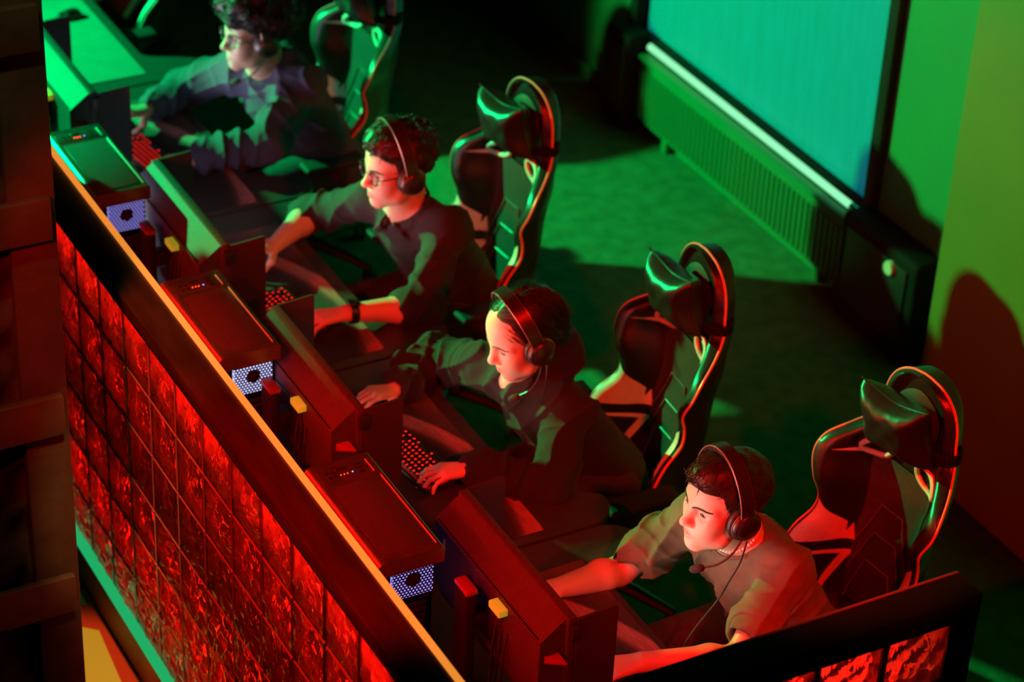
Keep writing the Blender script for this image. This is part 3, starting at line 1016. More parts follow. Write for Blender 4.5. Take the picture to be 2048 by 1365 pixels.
def keyboard(cx, cy, yaw, label):
    t = thing('keyboard', label, 'keyboard', (cx, cy, 0.739), yaw, 'keyboards with red lit keys')
    p = MB(); p.rbox((0, 0, 0.010), (0.140, 0.318, 0.018), r=0.004); part('case', p, 'black_plastic', t)
    p = MB(); p.box((0, 0, 0.0194), (0.122, 0.300, 0.001)); part('glow_plate', p, 'cable_red', t, smooth=False)
    # rows run along y; row 0 (space bar) is nearest the player (+x); keys read left to right from -y
    for r, row in enumerate(KEYROWS):
        y = -0.1425
        x = 0.0495 - r * 0.0195
        for wd in row:
            o = obj('key', key_mesh(wd), t, (x, y + wd * 0.0095, 0.0200))
            y += wd * 0.019
    p = MB(); p.tube(smooth_path([(-0.07, 0.05, 0.012), (-0.085, 0.052, 0.007), (-0.10, 0.03, 0.005)], 5), 0.003, 6); part('cable', p, 'cable', t)
    return t
keyboard(0.800, 2.44, 0.12, 'keyboard with red lit keys under the hand of the player in the navy hooded jacket')
keyboard(0.835, 1.21, 0.10, 'keyboard with red lit keys under the hand wearing a wristwatch')
keyboard(0.850, 0.265, 0.14, 'keyboard with red lit keys under the hand of the woman with parted hair')
keyboard(0.850, -0.97, 0.10, 'keyboard with red lit keys under the hand of the player in the T-shirt')

def mouse(x, y, yaw, label):
    """computer mouse, nose towards -x"""
    t = thing('computer_mouse', label, 'mouse', (x, y, 0.739), yaw, 'computer mice')
    p = MB()
    n, m = 14, 10
    def sh(u, v):
        a = (u - 0.5) * 2
        xx = a * 0.060
        w = 0.031 * (1 - 0.28 * (1 - abs(a)) * (0.4)) * (1 - abs(a) ** 5) ** 0.5 if abs(a) < 1 else 0.0
        h = 0.038 * (1 - abs(a + (-0.18)) ** 2.4 * 0.75) * (1 - abs(a) ** 7) ** 0.5 if abs(a) < 1 else 0.0
        h = max(h, 0.0)
        an = v * PI
        return (xx, -w * math.cos(an), 0.002 + h * math.sin(an) ** 0.8)
    p.grid(sh, n, m)
    body = part('body', p, 'mouse_shell', t)
    p = MB(); p.lathe([(0.0, -0.004), (0.009, -0.004), (0.010, 0), (0.009, 0.004), (0, 0.004)], 12, 'y', (-0.038, 0, 0.028)); part('scroll_wheel', p, 'rubber', t)
    p = MB(); p.box((-0.036, 0, 0.0315), (0.030, 0.0012, 0.002)); part('button_gap', p, 'matte_black', t, smooth=False)
    p = MB(); p.tube(smooth_path([(-0.058, 0, 0.010), (-0.10, 0.01, 0.004), (-0.16, -0.01, 0.003)], 5), 0.0022, 6); part('cable', p, 'cable', t)
    return t
MOUSE = {'a': (0.80, 2.70), 'b': (0.845, 1.60), 'c': (0.835, 0.625), 'd': (0.785, -0.495)}
mouse(*MOUSE['a'], 0.0, 'black mouse in the hand of the player in the navy hooded jacket')
mouse(*MOUSE['b'], 0.0, 'black mouse in the far hand of the player wearing a wristwatch')
mouse(*MOUSE['c'], 0.1, 'black mouse under the hand of the woman with parted hair')
mouse(*MOUSE['d'], 0.0, 'black mouse in the hand of the player in the T-shirt')
mouse(0.95, 3.70, 0.2, 'black mouse lying on the empty far desk')
# ------------------------------------------------------------------ gaming chairs
# z: half width, centre x, forward reach of the side wing
BACK = [(0.44, 0.200, 0.215, 0.10), (0.52, 0.232, 0.232, 0.17), (0.60, 0.246, 0.246, 0.19), (0.68, 0.242, 0.260, 0.165),
        (0.735, 0.228, 0.268, 0.115), (0.79, 0.222, 0.276, 0.112), (0.86, 0.236, 0.285, 0.140), (0.93, 0.262, 0.291, 0.132), (0.985, 0.254, 0.296, 0.105),
        (1.03, 0.214, 0.302, 0.050), (1.075, 0.172, 0.307, 0.006), (1.13, 0.156, 0.310, 0.0), (1.19, 0.148, 0.312, 0.0), (1.235, 0.130, 0.313, 0.0), (1.268, 0.100, 0.314, 0.0), (1.290, 0.058, 0.315, 0.0), (1.298, 0.012, 0.315, 0.0)]
def back_at(z):
    T = BACK
    if z <= T[0][0]:
        return T[0][1:]
    if z >= T[-1][0]:
        return T[-1][1:]
    for i in range(len(T) - 1):
        if z <= T[i + 1][0]:
            break
    x0, x1 = T[i][0], T[i + 1][0]
    t = (z - x0) / (x1 - x0)
    out = []
    for c in (1, 2, 3):
        p1, p2 = T[i][c], T[i + 1][c]
        m1 = (p2 - T[i - 1][c]) / (x1 - T[i - 1][0]) if i > 0 else (p2 - p1) / (x1 - x0)
        m2 = (T[i + 2][c] - p1) / (T[i + 2][0] - x0) if i + 2 < len(T) else (p2 - p1) / (x1 - x0)
        h = x1 - x0
        out.append((2 * t ** 3 - 3 * t * t + 1) * p1 + (t ** 3 - 2 * t * t + t) * h * m1 + (-2 * t ** 3 + 3 * t * t) * p2 + (t ** 3 - t * t) * h * m2)
    return out
def sstep(a, b, x):
    t = max(0.0, min(1.0, (x - a) / (b - a)))
    return t * t * (3 - 2 * t)
def BS(u, z, off=0.0):
    """front surface of the backrest; u in [-1,1], off = metres proud"""
    w, xc, f = back_at(z)
    t = abs(u)
    # padded roll towards the edge of the wing
    roll = 0.020 * math.exp(-((t - 0.80) / 0.14) ** 2)
    puff = 0.010 * (1 - t * t)
    x = xc - f * sstep(0.42, 1.0, t) - roll - puff - off
    return Vector((x, u * w, z))
def BB(u, z):
    w, xc, f = back_at(z)
    t = abs(u)
    return Vector((xc + 0.055 - f * 0.92 * sstep(0.45, 1.0, t) * (1 if t < 1 else 1) - 0.055 * max(0, t - 0.82) / 0.18, u * w, z))
def patch(mb, cs, off, n=8, mi=0):
    """quad patch in (u,z), corners a,b,c,d"""
    a, b, c, d = cs
    def fn(s, t):
        u = (1 - s) * ((1 - t) * a[0] + t * d[0]) + s * ((1 - t) * b[0] + t * c[0])
        z = (1 - s) * ((1 - t) * a[1] + t * d[1]) + s * ((1 - t) * b[1] + t * c[1])
        return BS(u, z, off)
    mb.grid(fn, n, n, mi)
def zs():
    out = []
    for a, b in zip(BACK, BACK[1:]):
        k = max(3, int(round((b[0] - a[0]) / 0.010)))
        out += [a[0] + (b[0] - a[0]) * i / k for i in range(k)]
    return out + [BACK[-1][0]]
def make_chair():
    t = thing('gaming_chair', 'chair', 'chair', (0, 0, 0), 0, 'gaming chairs in a row')
    Z = zs()
    NU = 40
    p = MB()
    rows = []
    for z in Z:
        ring = [BS(-1 + 2 * i / NU, z) for i in range(NU + 1)] + [BB(1 - 2 * i / NU, z) for i in range(NU + 1)]
        rows.append(ring)
    n = len(rows[0])
    vs = [q for r in rows for q in r]
    fs = []
    for i in range(len(rows) - 1):
        for k in range(n):
            k2 = (k + 1) % n
            fs.append((i * n + k, i * n + k2, (i + 1) * n + k2, (i + 1) * n + k))
    fs.append(tuple(range(n)))
    fs.append(tuple((len(rows) - 1) * n + k for k in range(n)))
    p.add(vs, fs)
    br = part('backrest', p, 'leather', t, angle=70)
    # piping: one cord round the whole outline
    pts = [BS(-1.01, z) + Vector((0.004, 0, 0)) for z in Z] + [BS(1.01, z) + Vector((0.004, 0, 0)) for z in reversed(Z)]
    p = MB(); p.tube(pts, 0.0042, 7); part('piping', p, 'piping', br, 'pale red piping')
    # centre panel with chevron seams
    p = MB()
    def cp(s, q):
        z = 0.47 + (0.985 - 0.47) * q
        hw = 0.53 - 0.10 * abs(q - 0.5)
        return BS((-1 + 2 * s) * hw, z, 0.004 + 0.006 * math.sin(PI * s) ** 0.5)
    p.grid(cp, 14, 30); part('centre_panel', p, 'leather_panel', br)
    for k, zt in enumerate((0.625, 0.725, 0.825)):
        path = []
        for uu, zz in ((-0.46, zt - 0.16), (-0.20, zt), (0.20, zt), (0.46, zt - 0.16)):
            path.append((uu, zz))
        pts = []
        for a, b in zip(path, path[1:]):
            for i in range(8):
                s = i / 8
                pts.append(BS(a[0] + (b[0] - a[0]) * s, a[1] + (b[1] - a[1]) * s, 0.0125))
        pts.append(BS(path[-1][0], path[-1][1], 0.0125))
        p = MB(); p.tube(pts, 0.0034, 6); part('chevron_seam', p, 'stitch', br)
    # headrest pad
    p = MB()
    def hp(s, q):
        a = 2 * PI * s
        r = q
        z = 1.165 + 0.085 * r * math.sin(a)
        u = 0.62 * r * math.cos(a)
        return BS(u, z, 0.004 + 0.010 * (1 - r ** 3))
    p.grid(hp, 28, 8); part('headrest_pad', p, 'leather_panel', br)
    for s in (-1, 1):
        q = lambda *c: [(s * a, b) for a, b in c]
        p = MB(); patch(p, q((0.95, 0.785), (0.60, 0.715), (0.56, 0.655), (0.96, 0.63)), 0.004); part('waist_panel', p, 'accent_white', br, 'pale waist panel')
        p = MB(); patch(p, q((0.545, 0.715), (0.60, 0.655), (0.47, 0.655), (0.54, 0.714)), 0.0075); part('accent_triangle', p, 'accent_white', br)
        p = MB(); patch(p, q((0.80, 0.958), (0.44, 0.985), (0.44, 0.958), (0.79, 0.9575)), 0.0045); part('accent_wedge', p, 'accent_white', br)
        p = MB()
        patch(p, q((0.86, 0.612), (0.46, 0.618), (0.46, 0.600), (0.86, 0.604)), 0.0065)
        patch(p, q((0.46, 0.618), (0.54, 0.618), (0.70, 0.485), (0.66, 0.485)), 0.0070)
        part('accent_angle', p, 'accent_white', br)
        p = MB(); patch(p, q((0.95, 0.648), (0.40, 0.648), (0.40, 0.622), (0.95, 0.622)), 0.006); part('black_band', p, 'leather', br)
        # strap eyelet
        ring = []
        for i in range(20):
            a = 2 * PI * i / 20
            ring.append(BS(s * (0.42 + 0.20 * math.cos(a) * (1 if 1 else 1)), 0.998 + 0.030 * math.sin(a) - 0.012 * math.cos(a), 0.010))
        p = MB(); p.tube(ring, 0.009, 8, closed=True); part('eyelet', p, 'accent_white', br, 'pale strap eyelet')
        cen = BS(s * 0.42, 0.998, 0.006)
        p = MB(); p.add([cen] + [r + Vector((0.004, 0, 0)) for r in ring], [(0, 1 + i, 1 + (i + 1) % 20) for i in range(20)]); part('eyelet_opening', p, 'matte_black', br)
    # neck pillow with pointed corners
    p = MB()
    N = 22
    W2, H2, T2 = 0.138, 0.106, 0.066
    def pil(sgn):
        def fn(s, q):
            a, b = 2 * s - 1, 2 * q - 1
            ky = 1 - 0.16 * (1 - b * b) * 0.0 - 0.20 * (1 - abs(b) ** 1.5) * abs(a)
            kz = 1 - 0.26 * (1 - abs(a) ** 1.5) * abs(b)
            th = T2 * ((1 - a ** 4) * (1 - b ** 4)) ** 0.55
            wr = 0.004 * math.sin(10 * a + 3) * math.sin(7 * b + 1) * (1 - a * a) * (1 - b * b) + 0.003 * math.sin(22 * a) * max(0, abs(b) - 0.5)
            return (-sgn * (th + wr), a * W2 * ky, b * H2 * kz)
        return fn
    p.grid(pil(1), N, N); p.grid(pil(-1), N, N)
    pl = part('neck_pillow', p, 'leather_soft', t, 'black leather neck pillow', angle=80, loc=(0.212, -0.008, 1.168))
    pl.rotation_euler = (-0.10, -0.20, 0.03)
    seam = []
    for i in range(4 * 12):
        k, s = divmod(i, 12)
        s = -1 + 2 * s / 12
        a, b = [(s, -1), (1, s), (-s, 1), (-1, -s)][k]
        ky = 1 - 0.20 * (1 - abs(b) ** 1.5) * abs(a)
        kz = 1 - 0.26 * (1 - abs(a) ** 1.5) * abs(b)
        seam.append((0, a * W2 * ky * 1.005, b * H2 * kz * 1.005))
    q = MB(); q.tube(seam, 0.0032, 6, closed=True); part('seam', q, 'leather', pl)
    strap = [(-0.02 + 0.115 + 0.075 * math.cos(a), 0.172 * math.sin(a), -0.065) for a in [2 * PI * i / 40 for i in range(40)]]
    q = MB()
    for dz in (-0.012, 0, 0.012):
        q.tube([(x, y, z + dz) for x, y, z in strap], 0.007, 6, closed=True)
    st = part('strap', q, 'matte_black', t, loc=(0.212, 0, 1.168))
    # seat cushion with raised bolsters
    p = MB()
    def seat(s, q):
        a = -1 + 2 * s
        x = -0.27 + 0.52 * q
        w = 0.262 - 0.03 * max(0, (0.3 - q))
        h = 0.455 + 0.05 * sstep(0.55, 0.85, abs(a)) * (0.35 + 0.65 * sstep(0.0, 0.6, q)) - 0.05 * sstep(0.85, 1.0, abs(a)) - 0.035 * sstep(0.25, 0.0, q) + 0.012 * math.cos(a * 1.5)
        return (x, a * w, h)
    p.grid(seat, 24, 16)
    rim = [seat(i / 24, 0) for i in range(25)] + [seat(1, j / 16) for j in range(1, 17)] + [seat(1 - i / 24, 1) for i in range(1, 25)] + [seat(0, 1 - j / 16) for j in range(1, 16)]
    k = len(rim)
    p.add(rim + [(x * 0.97, y * 0.97, 0.385) for x, y, z in rim], [(i, (i + 1) % k, k + (i + 1) % k, k + i) for i in range(k)] + [tuple(k + i for i in range(k))])
    se = part('seat', p, 'leather', t, angle=60)
    for s in (-1, 1):
        pts = [seat(0.5 + s * 0.5, j / 12) for j in range(13)]
        q = MB(); q.tube(pts, 0.005, 6); part('seat_piping', q, 'piping', se)
        q = MB()
        q.rbox((0.02, s * 0.315, 0.50), (0.05, 0.03, 0.24), r=0.01)
        q.rbox((0.02, s * 0.29, 0.395), (0.06, 0.10, 0.02), r=0.006)
        arm = part('armrest_post', q, 'black_plastic', t)
        q = MB(); q.rbox((-0.02, s * 0.318, 0.630), (0.25, 0.085, 0.026), r=0.012, seg=3); part('arm_pad', q, 'rubber', arm)
        q = MB(); q.lathe([(0, -0.022), (0.035, -0.020), (0.042, 0), (0.035, 0.020), (0, 0.022)], 18, 'y', (0.225, s * 0.232, 0.43)); part('recliner_cover', q, 'black_plastic', t)
    q = MB(); q.rbox((0, 0, 0.365), (0.28, 0.22, 0.035), r=0.008); part('tilt_mechanism', q, 'black_metal', t)
    q = MB(); q.lathe([(0.030, 0.10), (0.030, 0.24), (0.018, 0.24), (0.018, 0.35)], 16); part('gas_lift', q, 'black_metal', t)
    for k in range(5):
        a = 2 * PI * k / 5 + 0.3
        c, s = math.cos(a), math.sin(a)
        q = MB(); q.tube([(0.03 * c, 0.03 * s, 0.115), (0.17 * c, 0.17 * s, 0.10), (0.31 * c, 0.31 * s, 0.075)], [0.028, 0.022, 0.016], 8)
        leg = part('base_leg', q, 'black_plastic', t)
        q = MB()
        for d in (-0.014, 0.014):
            M = Matrix.Translation((0.31 * c, 0.31 * s, 0.031)) @ Matrix.Rotation(a + 0.8, 4, 'Z')
            q.lathe([(0.008, d - 0.008), (0.029, d - 0.008), (0.031, d), (0.029, d + 0.008), (0.008, d + 0.008)], 16, 'y', M=M)
        part('caster', q, 'rubber', leg)
    return t
CH0 = make_chair()
def put_chair(o, x, y, yaw, label):
    o.location = (x, y, 0)
    o.rotation_euler = (0, 0, yaw)
    o['label'] = label
put_chair(CH0, 1.725, -0.688, 0.10, 'black gaming chair with neck pillow behind the player in the T-shirt')
put_chair(copy_tree(CH0), 1.513, 0.239, -0.07, 'black gaming chair with neck pillow behind the woman with parted hair')
put_chair(copy_tree(CH0), 1.565, 1.440, 0.06, 'black gaming chair with neck pillow behind the player wearing a wristwatch')
put_chair(copy_tree(CH0), 1.530, 2.630, 0.0, 'black gaming chair with neck pillow behind the player in the navy hooded jacket')
put_chair(copy_tree(CH0), 1.20, 3.97, 0.0, 'empty black gaming chair at the unused far desk')
# ------------------------------------------------------------------ smooth volumes -> one continuous mesh (people, clothes, hair)
F32 = np.float32
def V3(p):
    return np.array(p, dtype=F32)
class Vol:
    def __init__(s):
        s.ops = []
    def add(s, fn, lo, hi, k=0.01, mode='u'):
        s.ops.append((fn, V3(lo), V3(hi), k, mode))
        return s
    def cone(s, a, b, ra, rb, k=0.015, mode='u', flat=None, fold=None):
        a, b = V3(a), V3(b)
        ba = b - a
        L2 = float(ba @ ba) + 1e-9
        R = max(ra, rb)
        if flat is not None:
            n, q = V3(flat[0]), flat[1]
            n = n / np.linalg.norm(n)
            R = R * max(1.0, q)
        def fn(P):
            d = P - a
            t = np.clip((d @ ba) / L2, 0, 1)
            o = d - t[:, None] * ba
            if flat is not None:
                c = o @ n
                o = o + (c * (1.0 / q - 1.0))[:, None] * n
            r = ra + (rb - ra) * t
            if fold is not None:
                r = r + fold(P, t)
            return np.sqrt((o * o).sum(1)) - r
        return s.add(fn, np.minimum(a, b) - R - 0.01, np.maximum(a, b) + R + 0.01, k, mode)
    def ell(s, c, r, k=0.015, mode='u', R=None):
        c, r = V3(c), V3(r)
        Rm = np.eye(3, dtype=F32) if R is None else np.array(R, dtype=F32)   # columns = local axes in outer frame
        def fn(P):
            q = ((P - c) @ Rm) / r
            k0 = np.sqrt((q * q).sum(1)) + 1e-9
            k1 = np.sqrt(((q / r) ** 2).sum(1)) + 1e-9
            return k0 * (k0 - 1) / k1
        m = float(r.max())
        return s.add(fn, c - m, c + m, k, mode)
    def local(s, sub, M):
        """append the ops of a volume given in a local frame, rigid transform M (Matrix 4x4)"""
        q = M.to_scale()[0]
        R = np.array(M.to_3x3(), dtype=F32) / q
        T = V3(M.translation)
        for fn, lo, hi, k, mode in sub.ops:
            cs = q * (np.array([[x, y, z] for x in (lo[0], hi[0]) for y in (lo[1], hi[1]) for z in (lo[2], hi[2])], dtype=F32) @ R.T) + T
            s.add((lambda f: (lambda P: q * f(((P - T) / q) @ R)))(fn), cs.min(0), cs.max(0), k * q, mode)
        return s
    def eval(s, P, margin):
        d = np.full(len(P), 9.0, dtype=F32)
        pl, ph = P.min(0), P.max(0)
        for fn, lo, hi, k, mode in s.ops:
            m = margin + k
            if (pl > hi + m).any() or (ph < lo - m).any():
                continue
            if (pl > lo - m).all() and (ph < hi + m).all():
                sel = slice(None)
            else:
                sel = np.nonzero(np.all((P > lo - m) & (P < hi + m), axis=1))[0]
                if len(sel) == 0:
                    continue
            p = fn(P[sel]).astype(F32)
            c = d[sel]
            if mode == 'u':
                h = np.clip(0.5 + 0.5 * (c - p) / k, 0, 1)
                d[sel] = c * (1 - h) + p * h - k * h * (1 - h)
            elif mode == 's':
                d[sel] = _smax(c, -p, k)
            elif mode == 'i':
                d[sel] = _smax(c, p, k)
            elif mode == 'd':      # displacement field
                d[sel] = c + p
        return d
    def bounds(s):
        lo = np.min([o[1] for o in s.ops if o[4] == 'u'], axis=0)
        hi = np.max([o[2] for o in s.ops if o[4] == 'u'], axis=0)
        return lo, hi
    def surf(s, h):
        """sparse surface nets; returns verts, quads"""
        B = 8
        lo, hi = s.bounds()
        lo = lo - 2 * h
        nb = np.ceil((hi + 2 * h - lo) / (B * h)).astype(int)
        gi = np.stack(np.meshgrid(*[np.arange(n) for n in nb], indexing='ij'), -1).reshape(-1, 3)
        cen = (lo + (gi + 0.5) * (B * h)).astype(F32)
        R = B * h * 0.87
        sup = gi // 4
        sk = (sup[:, 0] * 4096 + sup[:, 1]) * 4096 + sup[:, 2]
        od = np.argsort(sk, kind='stable')
        gi, cen, sk = gi[od], cen[od], sk[od]
        cuts = np.concatenate([[0], np.nonzero(np.diff(sk))[0] + 1, [len(sk)]])
        act = np.zeros(len(gi), bool)
        for a0, a1 in zip(cuts, cuts[1:]):
            act[a0:a1] = np.abs(s.eval(cen[a0:a1], R * 1.6)) < R * 1.5
        blocks, bsk = gi[act], sk[act]
        cuts = np.concatenate([[0], np.nonzero(np.diff(bsk))[0] + 1, [len(bsk)]])
        loc = np.stack(np.meshgrid(*[np.arange(B + 1)] * 3, indexing='ij'), -1).reshape(-1, 3)
        verts, keys = [], []
        quads_k = []
        def key(c):
            return (c[..., 0].astype(np.int64) << 42) | (c[..., 1].astype(np.int64) << 21) | c[..., 2].astype(np.int64)
        cells_all, vpos_all, edge_all = [], [], []
        for i0, i1 in zip(cuts, cuts[1:]):
            bl = blocks[i0:i1]
            if len(bl) == 0:
                continue
            pi = (bl[:, None, :] * B + loc[None]).reshape(-1, 3)
            D = s.eval((lo + pi * h).astype(F32), 2 * h).reshape(len(bl), B + 1, B + 1, B + 1)
            c = [D[:, x:x + B, y:y + B, z:z + B] for x in (0, 1) for y in (0, 1) for z in (0, 1)]
            neg = [q < 0 for q in c]
            cnt = sum(n.astype(np.int8) for n in neg)
            mask = (cnt > 0) & (cnt < 8)
            idx = np.nonzero(mask)
            if len(idx[0]) == 0:
                continue
            cv = np.stack([q[mask] for q in c], 1)
            corner = np.array([[x, y, z] for x in (0, 1) for y in (0, 1) for z in (0, 1)], dtype=F32)
            acc = np.zeros((len(cv), 3), dtype=F32)
            n = np.zeros(len(cv), dtype=F32)
            for a, b in ((0, 1), (2, 3), (4, 5), (6, 7), (0, 2), (1, 3), (4, 6), (5, 7), (0, 4), (1, 5), (2, 6), (3, 7)):
                da, db = cv[:, a], cv[:, b]
                cr = (da < 0) != (db < 0)
                t = np.where(cr, da / (da - db + 1e-12), 0)
                acc += np.where(cr[:, None], corner[a] + t[:, None] * (corner[b] - corner[a]), 0)
                n += cr
            acc /= n[:, None]
            cell = bl[idx[0]] * B + np.stack(idx[1:], 1)
            cells_all.append(cell)
            vpos_all.append(lo + (cell + acc) * h)
            edge_all.append(np.stack([cv[:, 0] < 0, cv[:, 4] < 0, cv[:, 2] < 0, cv[:, 1] < 0], 1))
        cell = np.concatenate(cells_all)
        vpos = np.concatenate(vpos_all)
        ed = np.concatenate(edge_all)
        K = key(cell)
        order = np.argsort(K)
        Ks = K[order]
        def find(c):
            ok = (c >= 0).all(1)
            k = key(np.maximum(c, 0))
            j = np.searchsorted(Ks, k)
            j = np.minimum(j, len(Ks) - 1)
            hit = ok & (Ks[j] == k)
            return order[j], hit
        quads = []
        for ax in range(3):
            m = ed[:, 0] != ed[:, ax + 1]
            base = cell[m]
            own = np.nonzero(m)[0]
            inside = ed[m, 0]
            b_, c_ = [(1, 2), (2, 0), (0, 1)][ax]
            o1 = np.zeros(3, int); o1[b_] = -1
            o2 = np.zeros(3, int); o2[c_] = -1
            i1, h1 = find(base + o1)
            i2, h2 = find(base + o1 + o2)
            i3, h3 = find(base + o2)
            ok = h1 & h2 & h3
            q = np.stack([own, i1, i2, i3], 1)[ok]
            ins = inside[ok]
            q[ins] = q[ins][:, ::-1]
            quads.append(q)
        return vpos, np.concatenate(quads)
def _smax(a, b, k):
    h = np.clip(0.5 + 0.5 * (a - b) / k, 0, 1)
    return b * (1 - h) + a * h + k * h * (1 - h)

def vol_mesh(name, vol, h, mats, origin, relax=1):
    v, q = vol.surf(h)
    v = v - V3(origin)
    me = bpy.data.meshes.new(name)
    me.vertices.add(len(v))
    me.vertices.foreach_set('co', v.astype(F32).ravel())
    me.loops.add(len(q) * 4)
    me.loops.foreach_set('vertex_index', q.astype(np.int32)[:, ::-1].ravel())
    me.polygons.add(len(q))
    me.polygons.foreach_set('loop_start', np.arange(0, len(q) * 4, 4, dtype=np.int32))
    me.update(calc_edges=True)
    if relax:
        bm = bmesh.new()
        bm.from_mesh(me)
        for _ in range(relax):
            bmesh.ops.smooth_vert(bm, verts=bm.verts, factor=0.5, use_axis_x=True, use_axis_y=True, use_axis_z=True)
        bmesh.ops.recalc_face_normals(bm, faces=bm.faces)
        bm.to_mesh(me)
        bm.free()
    me.polygons.foreach_set('use_smooth', [True] * len(me.polygons))
    for m in (mats if isinstance(mats, (list, tuple)) else [mats]):
        me.materials.append(MATS[m])
    me.update()
    return me

def wave(P, f, ph):
    return np.sin(P[:, 0] * f[0] + P[:, 1] * f[1] + P[:, 2] * f[2] + ph)
def noise3(P, f, seed=0):
    """cheap smooth pseudo noise, about -1..1"""
    r = random.Random(seed)
    out = np.zeros(len(P), dtype=F32)
    for i in range(5):
        a = [r.uniform(-1, 1) for _ in range(3)]
        l = math.sqrt(sum(x * x for x in a)) + 1e-6
        g = f * (0.7 + 0.25 * i)
        a = [x / l * g for x in a]
        out += wave(P + 0.25 / f * np.stack([wave(P, (a[1], a[2], a[0]), i), wave(P, (a[2], a[0], a[1]), 2 * i), wave(P, (a[0], -a[1], a[2]), 3 * i)], 1), a, r.uniform(0, 6.28)) / (1 + 0.35 * i)
    return (out / 2.6).astype(F32)

# ------------------------------------------------------------------ head in its own frame: x face, y left, z up
def head_vol(jaw=1.0, nose=1.0, female=False, lid=0.0034):
    v = Vol()
    v.ell((-0.014, 0, 0.036), (0.097, 0.075, 0.087))
    v.ell((0.036, 0, 0.036), (0.055, 0.062, 0.058), 0.03)
    v.ell((0.034, 0, -0.030), (0.056, 0.057, 0.080), 0.03)
    for s in (-1, 1):
        v.cone((0.000, s * 0.052, -0.040), (0.030, s * 0.042, -0.082), 0.022 * jaw, 0.018 * jaw, 0.025)
        v.cone((0.030, s * 0.042, -0.082), (0.070, s * 0.012, -0.106), 0.018 * jaw, 0.015, 0.022)
        v.ell((0.055, s * 0.042, -0.022), (0.026, 0.020, 0.020), 0.025)
        v.cone((0.083, s * 0.010, 0.015), (0.066, s * 0.048, 0.014), 0.0105 if not female else 0.008, 0.009, 0.018)
        v.ell((0.062, s * 0.036, -0.055), (0.020, 0.016, 0.026), 0.025)
    v.ell((0.074, 0, -0.104), (0.019, 0.020 * jaw, 0.017), 0.02)
    v.ell((0.070, 0, -0.066), (0.027, 0.030, 0.030), 0.025)
    # eye hollows
    for s in (-1, 1):
        v.ell((0.096, s * 0.031, -0.002), (0.018, 0.018, 0.012), 0.016, 's')
    # lids with a narrow slit looking slightly down
    for s in (-1, 1):
        v.ell((0.0705, s * 0.0315, -0.002), (0.0145, 0.0150, 0.0140), 0.006)
        v.ell((0.0865, s * 0.0320, -0.0064 + 0.5 * lid), (0.0085, 0.0122, lid), 0.0025, 's')
    # nose
    v.cone((0.086, 0, 0.012), (0.106 * 1.0, 0, -0.030), 0.0075, 0.0105, 0.014)
    v.ell((0.1085 + 0.004 * (nose - 1), 0, -0.036), (0.0125 * nose, 0.0125, 0.0105), 0.010)
    for s in (-1, 1):
        v.ell((0.096, s * 0.0125, -0.040), (0.0115, 0.0075, 0.0075), 0.006)
        v.ell((0.1005, s * 0.0065, -0.0475), (0.0050, 0.0034, 0.0040), 0.003, 's')
    # lips
    for s in (-1, 1):
        v.cone((0.0955, s * 0.004, -0.0655), (0.0840, s * 0.0225, -0.0705), 0.0058, 0.0030, 0.007)
        v.cone((0.0945, 0.0, -0.0765), (0.0840, s * 0.0210, -0.0715), 0.0068, 0.0030, 0.007)
        v.cone((0.1010, 0, -0.0712), (0.0870, s * 0.0225, -0.0712), 0.0016, 0.0012, 0.003, 's')
    # ears
    for s in (-1, 1):
        v.ell((-0.008, s * 0.078, -0.010), (0.019, 0.008, 0.031), 0.010)
    return v
LIPS = [((0.0955, 0.004, -0.0655), (0.0840, 0.0225, -0.0705), 0.0062), ((0.0955, -0.004, -0.0655), (0.0840, -0.0225, -0.0705), 0.0062),
        ((0.0945, 0, -0.0765), (0.0840, 0.0210, -0.0715), 0.0072), ((0.0945, 0, -0.0765), (0.0840, -0.0210, -0.0715), 0.0072)]

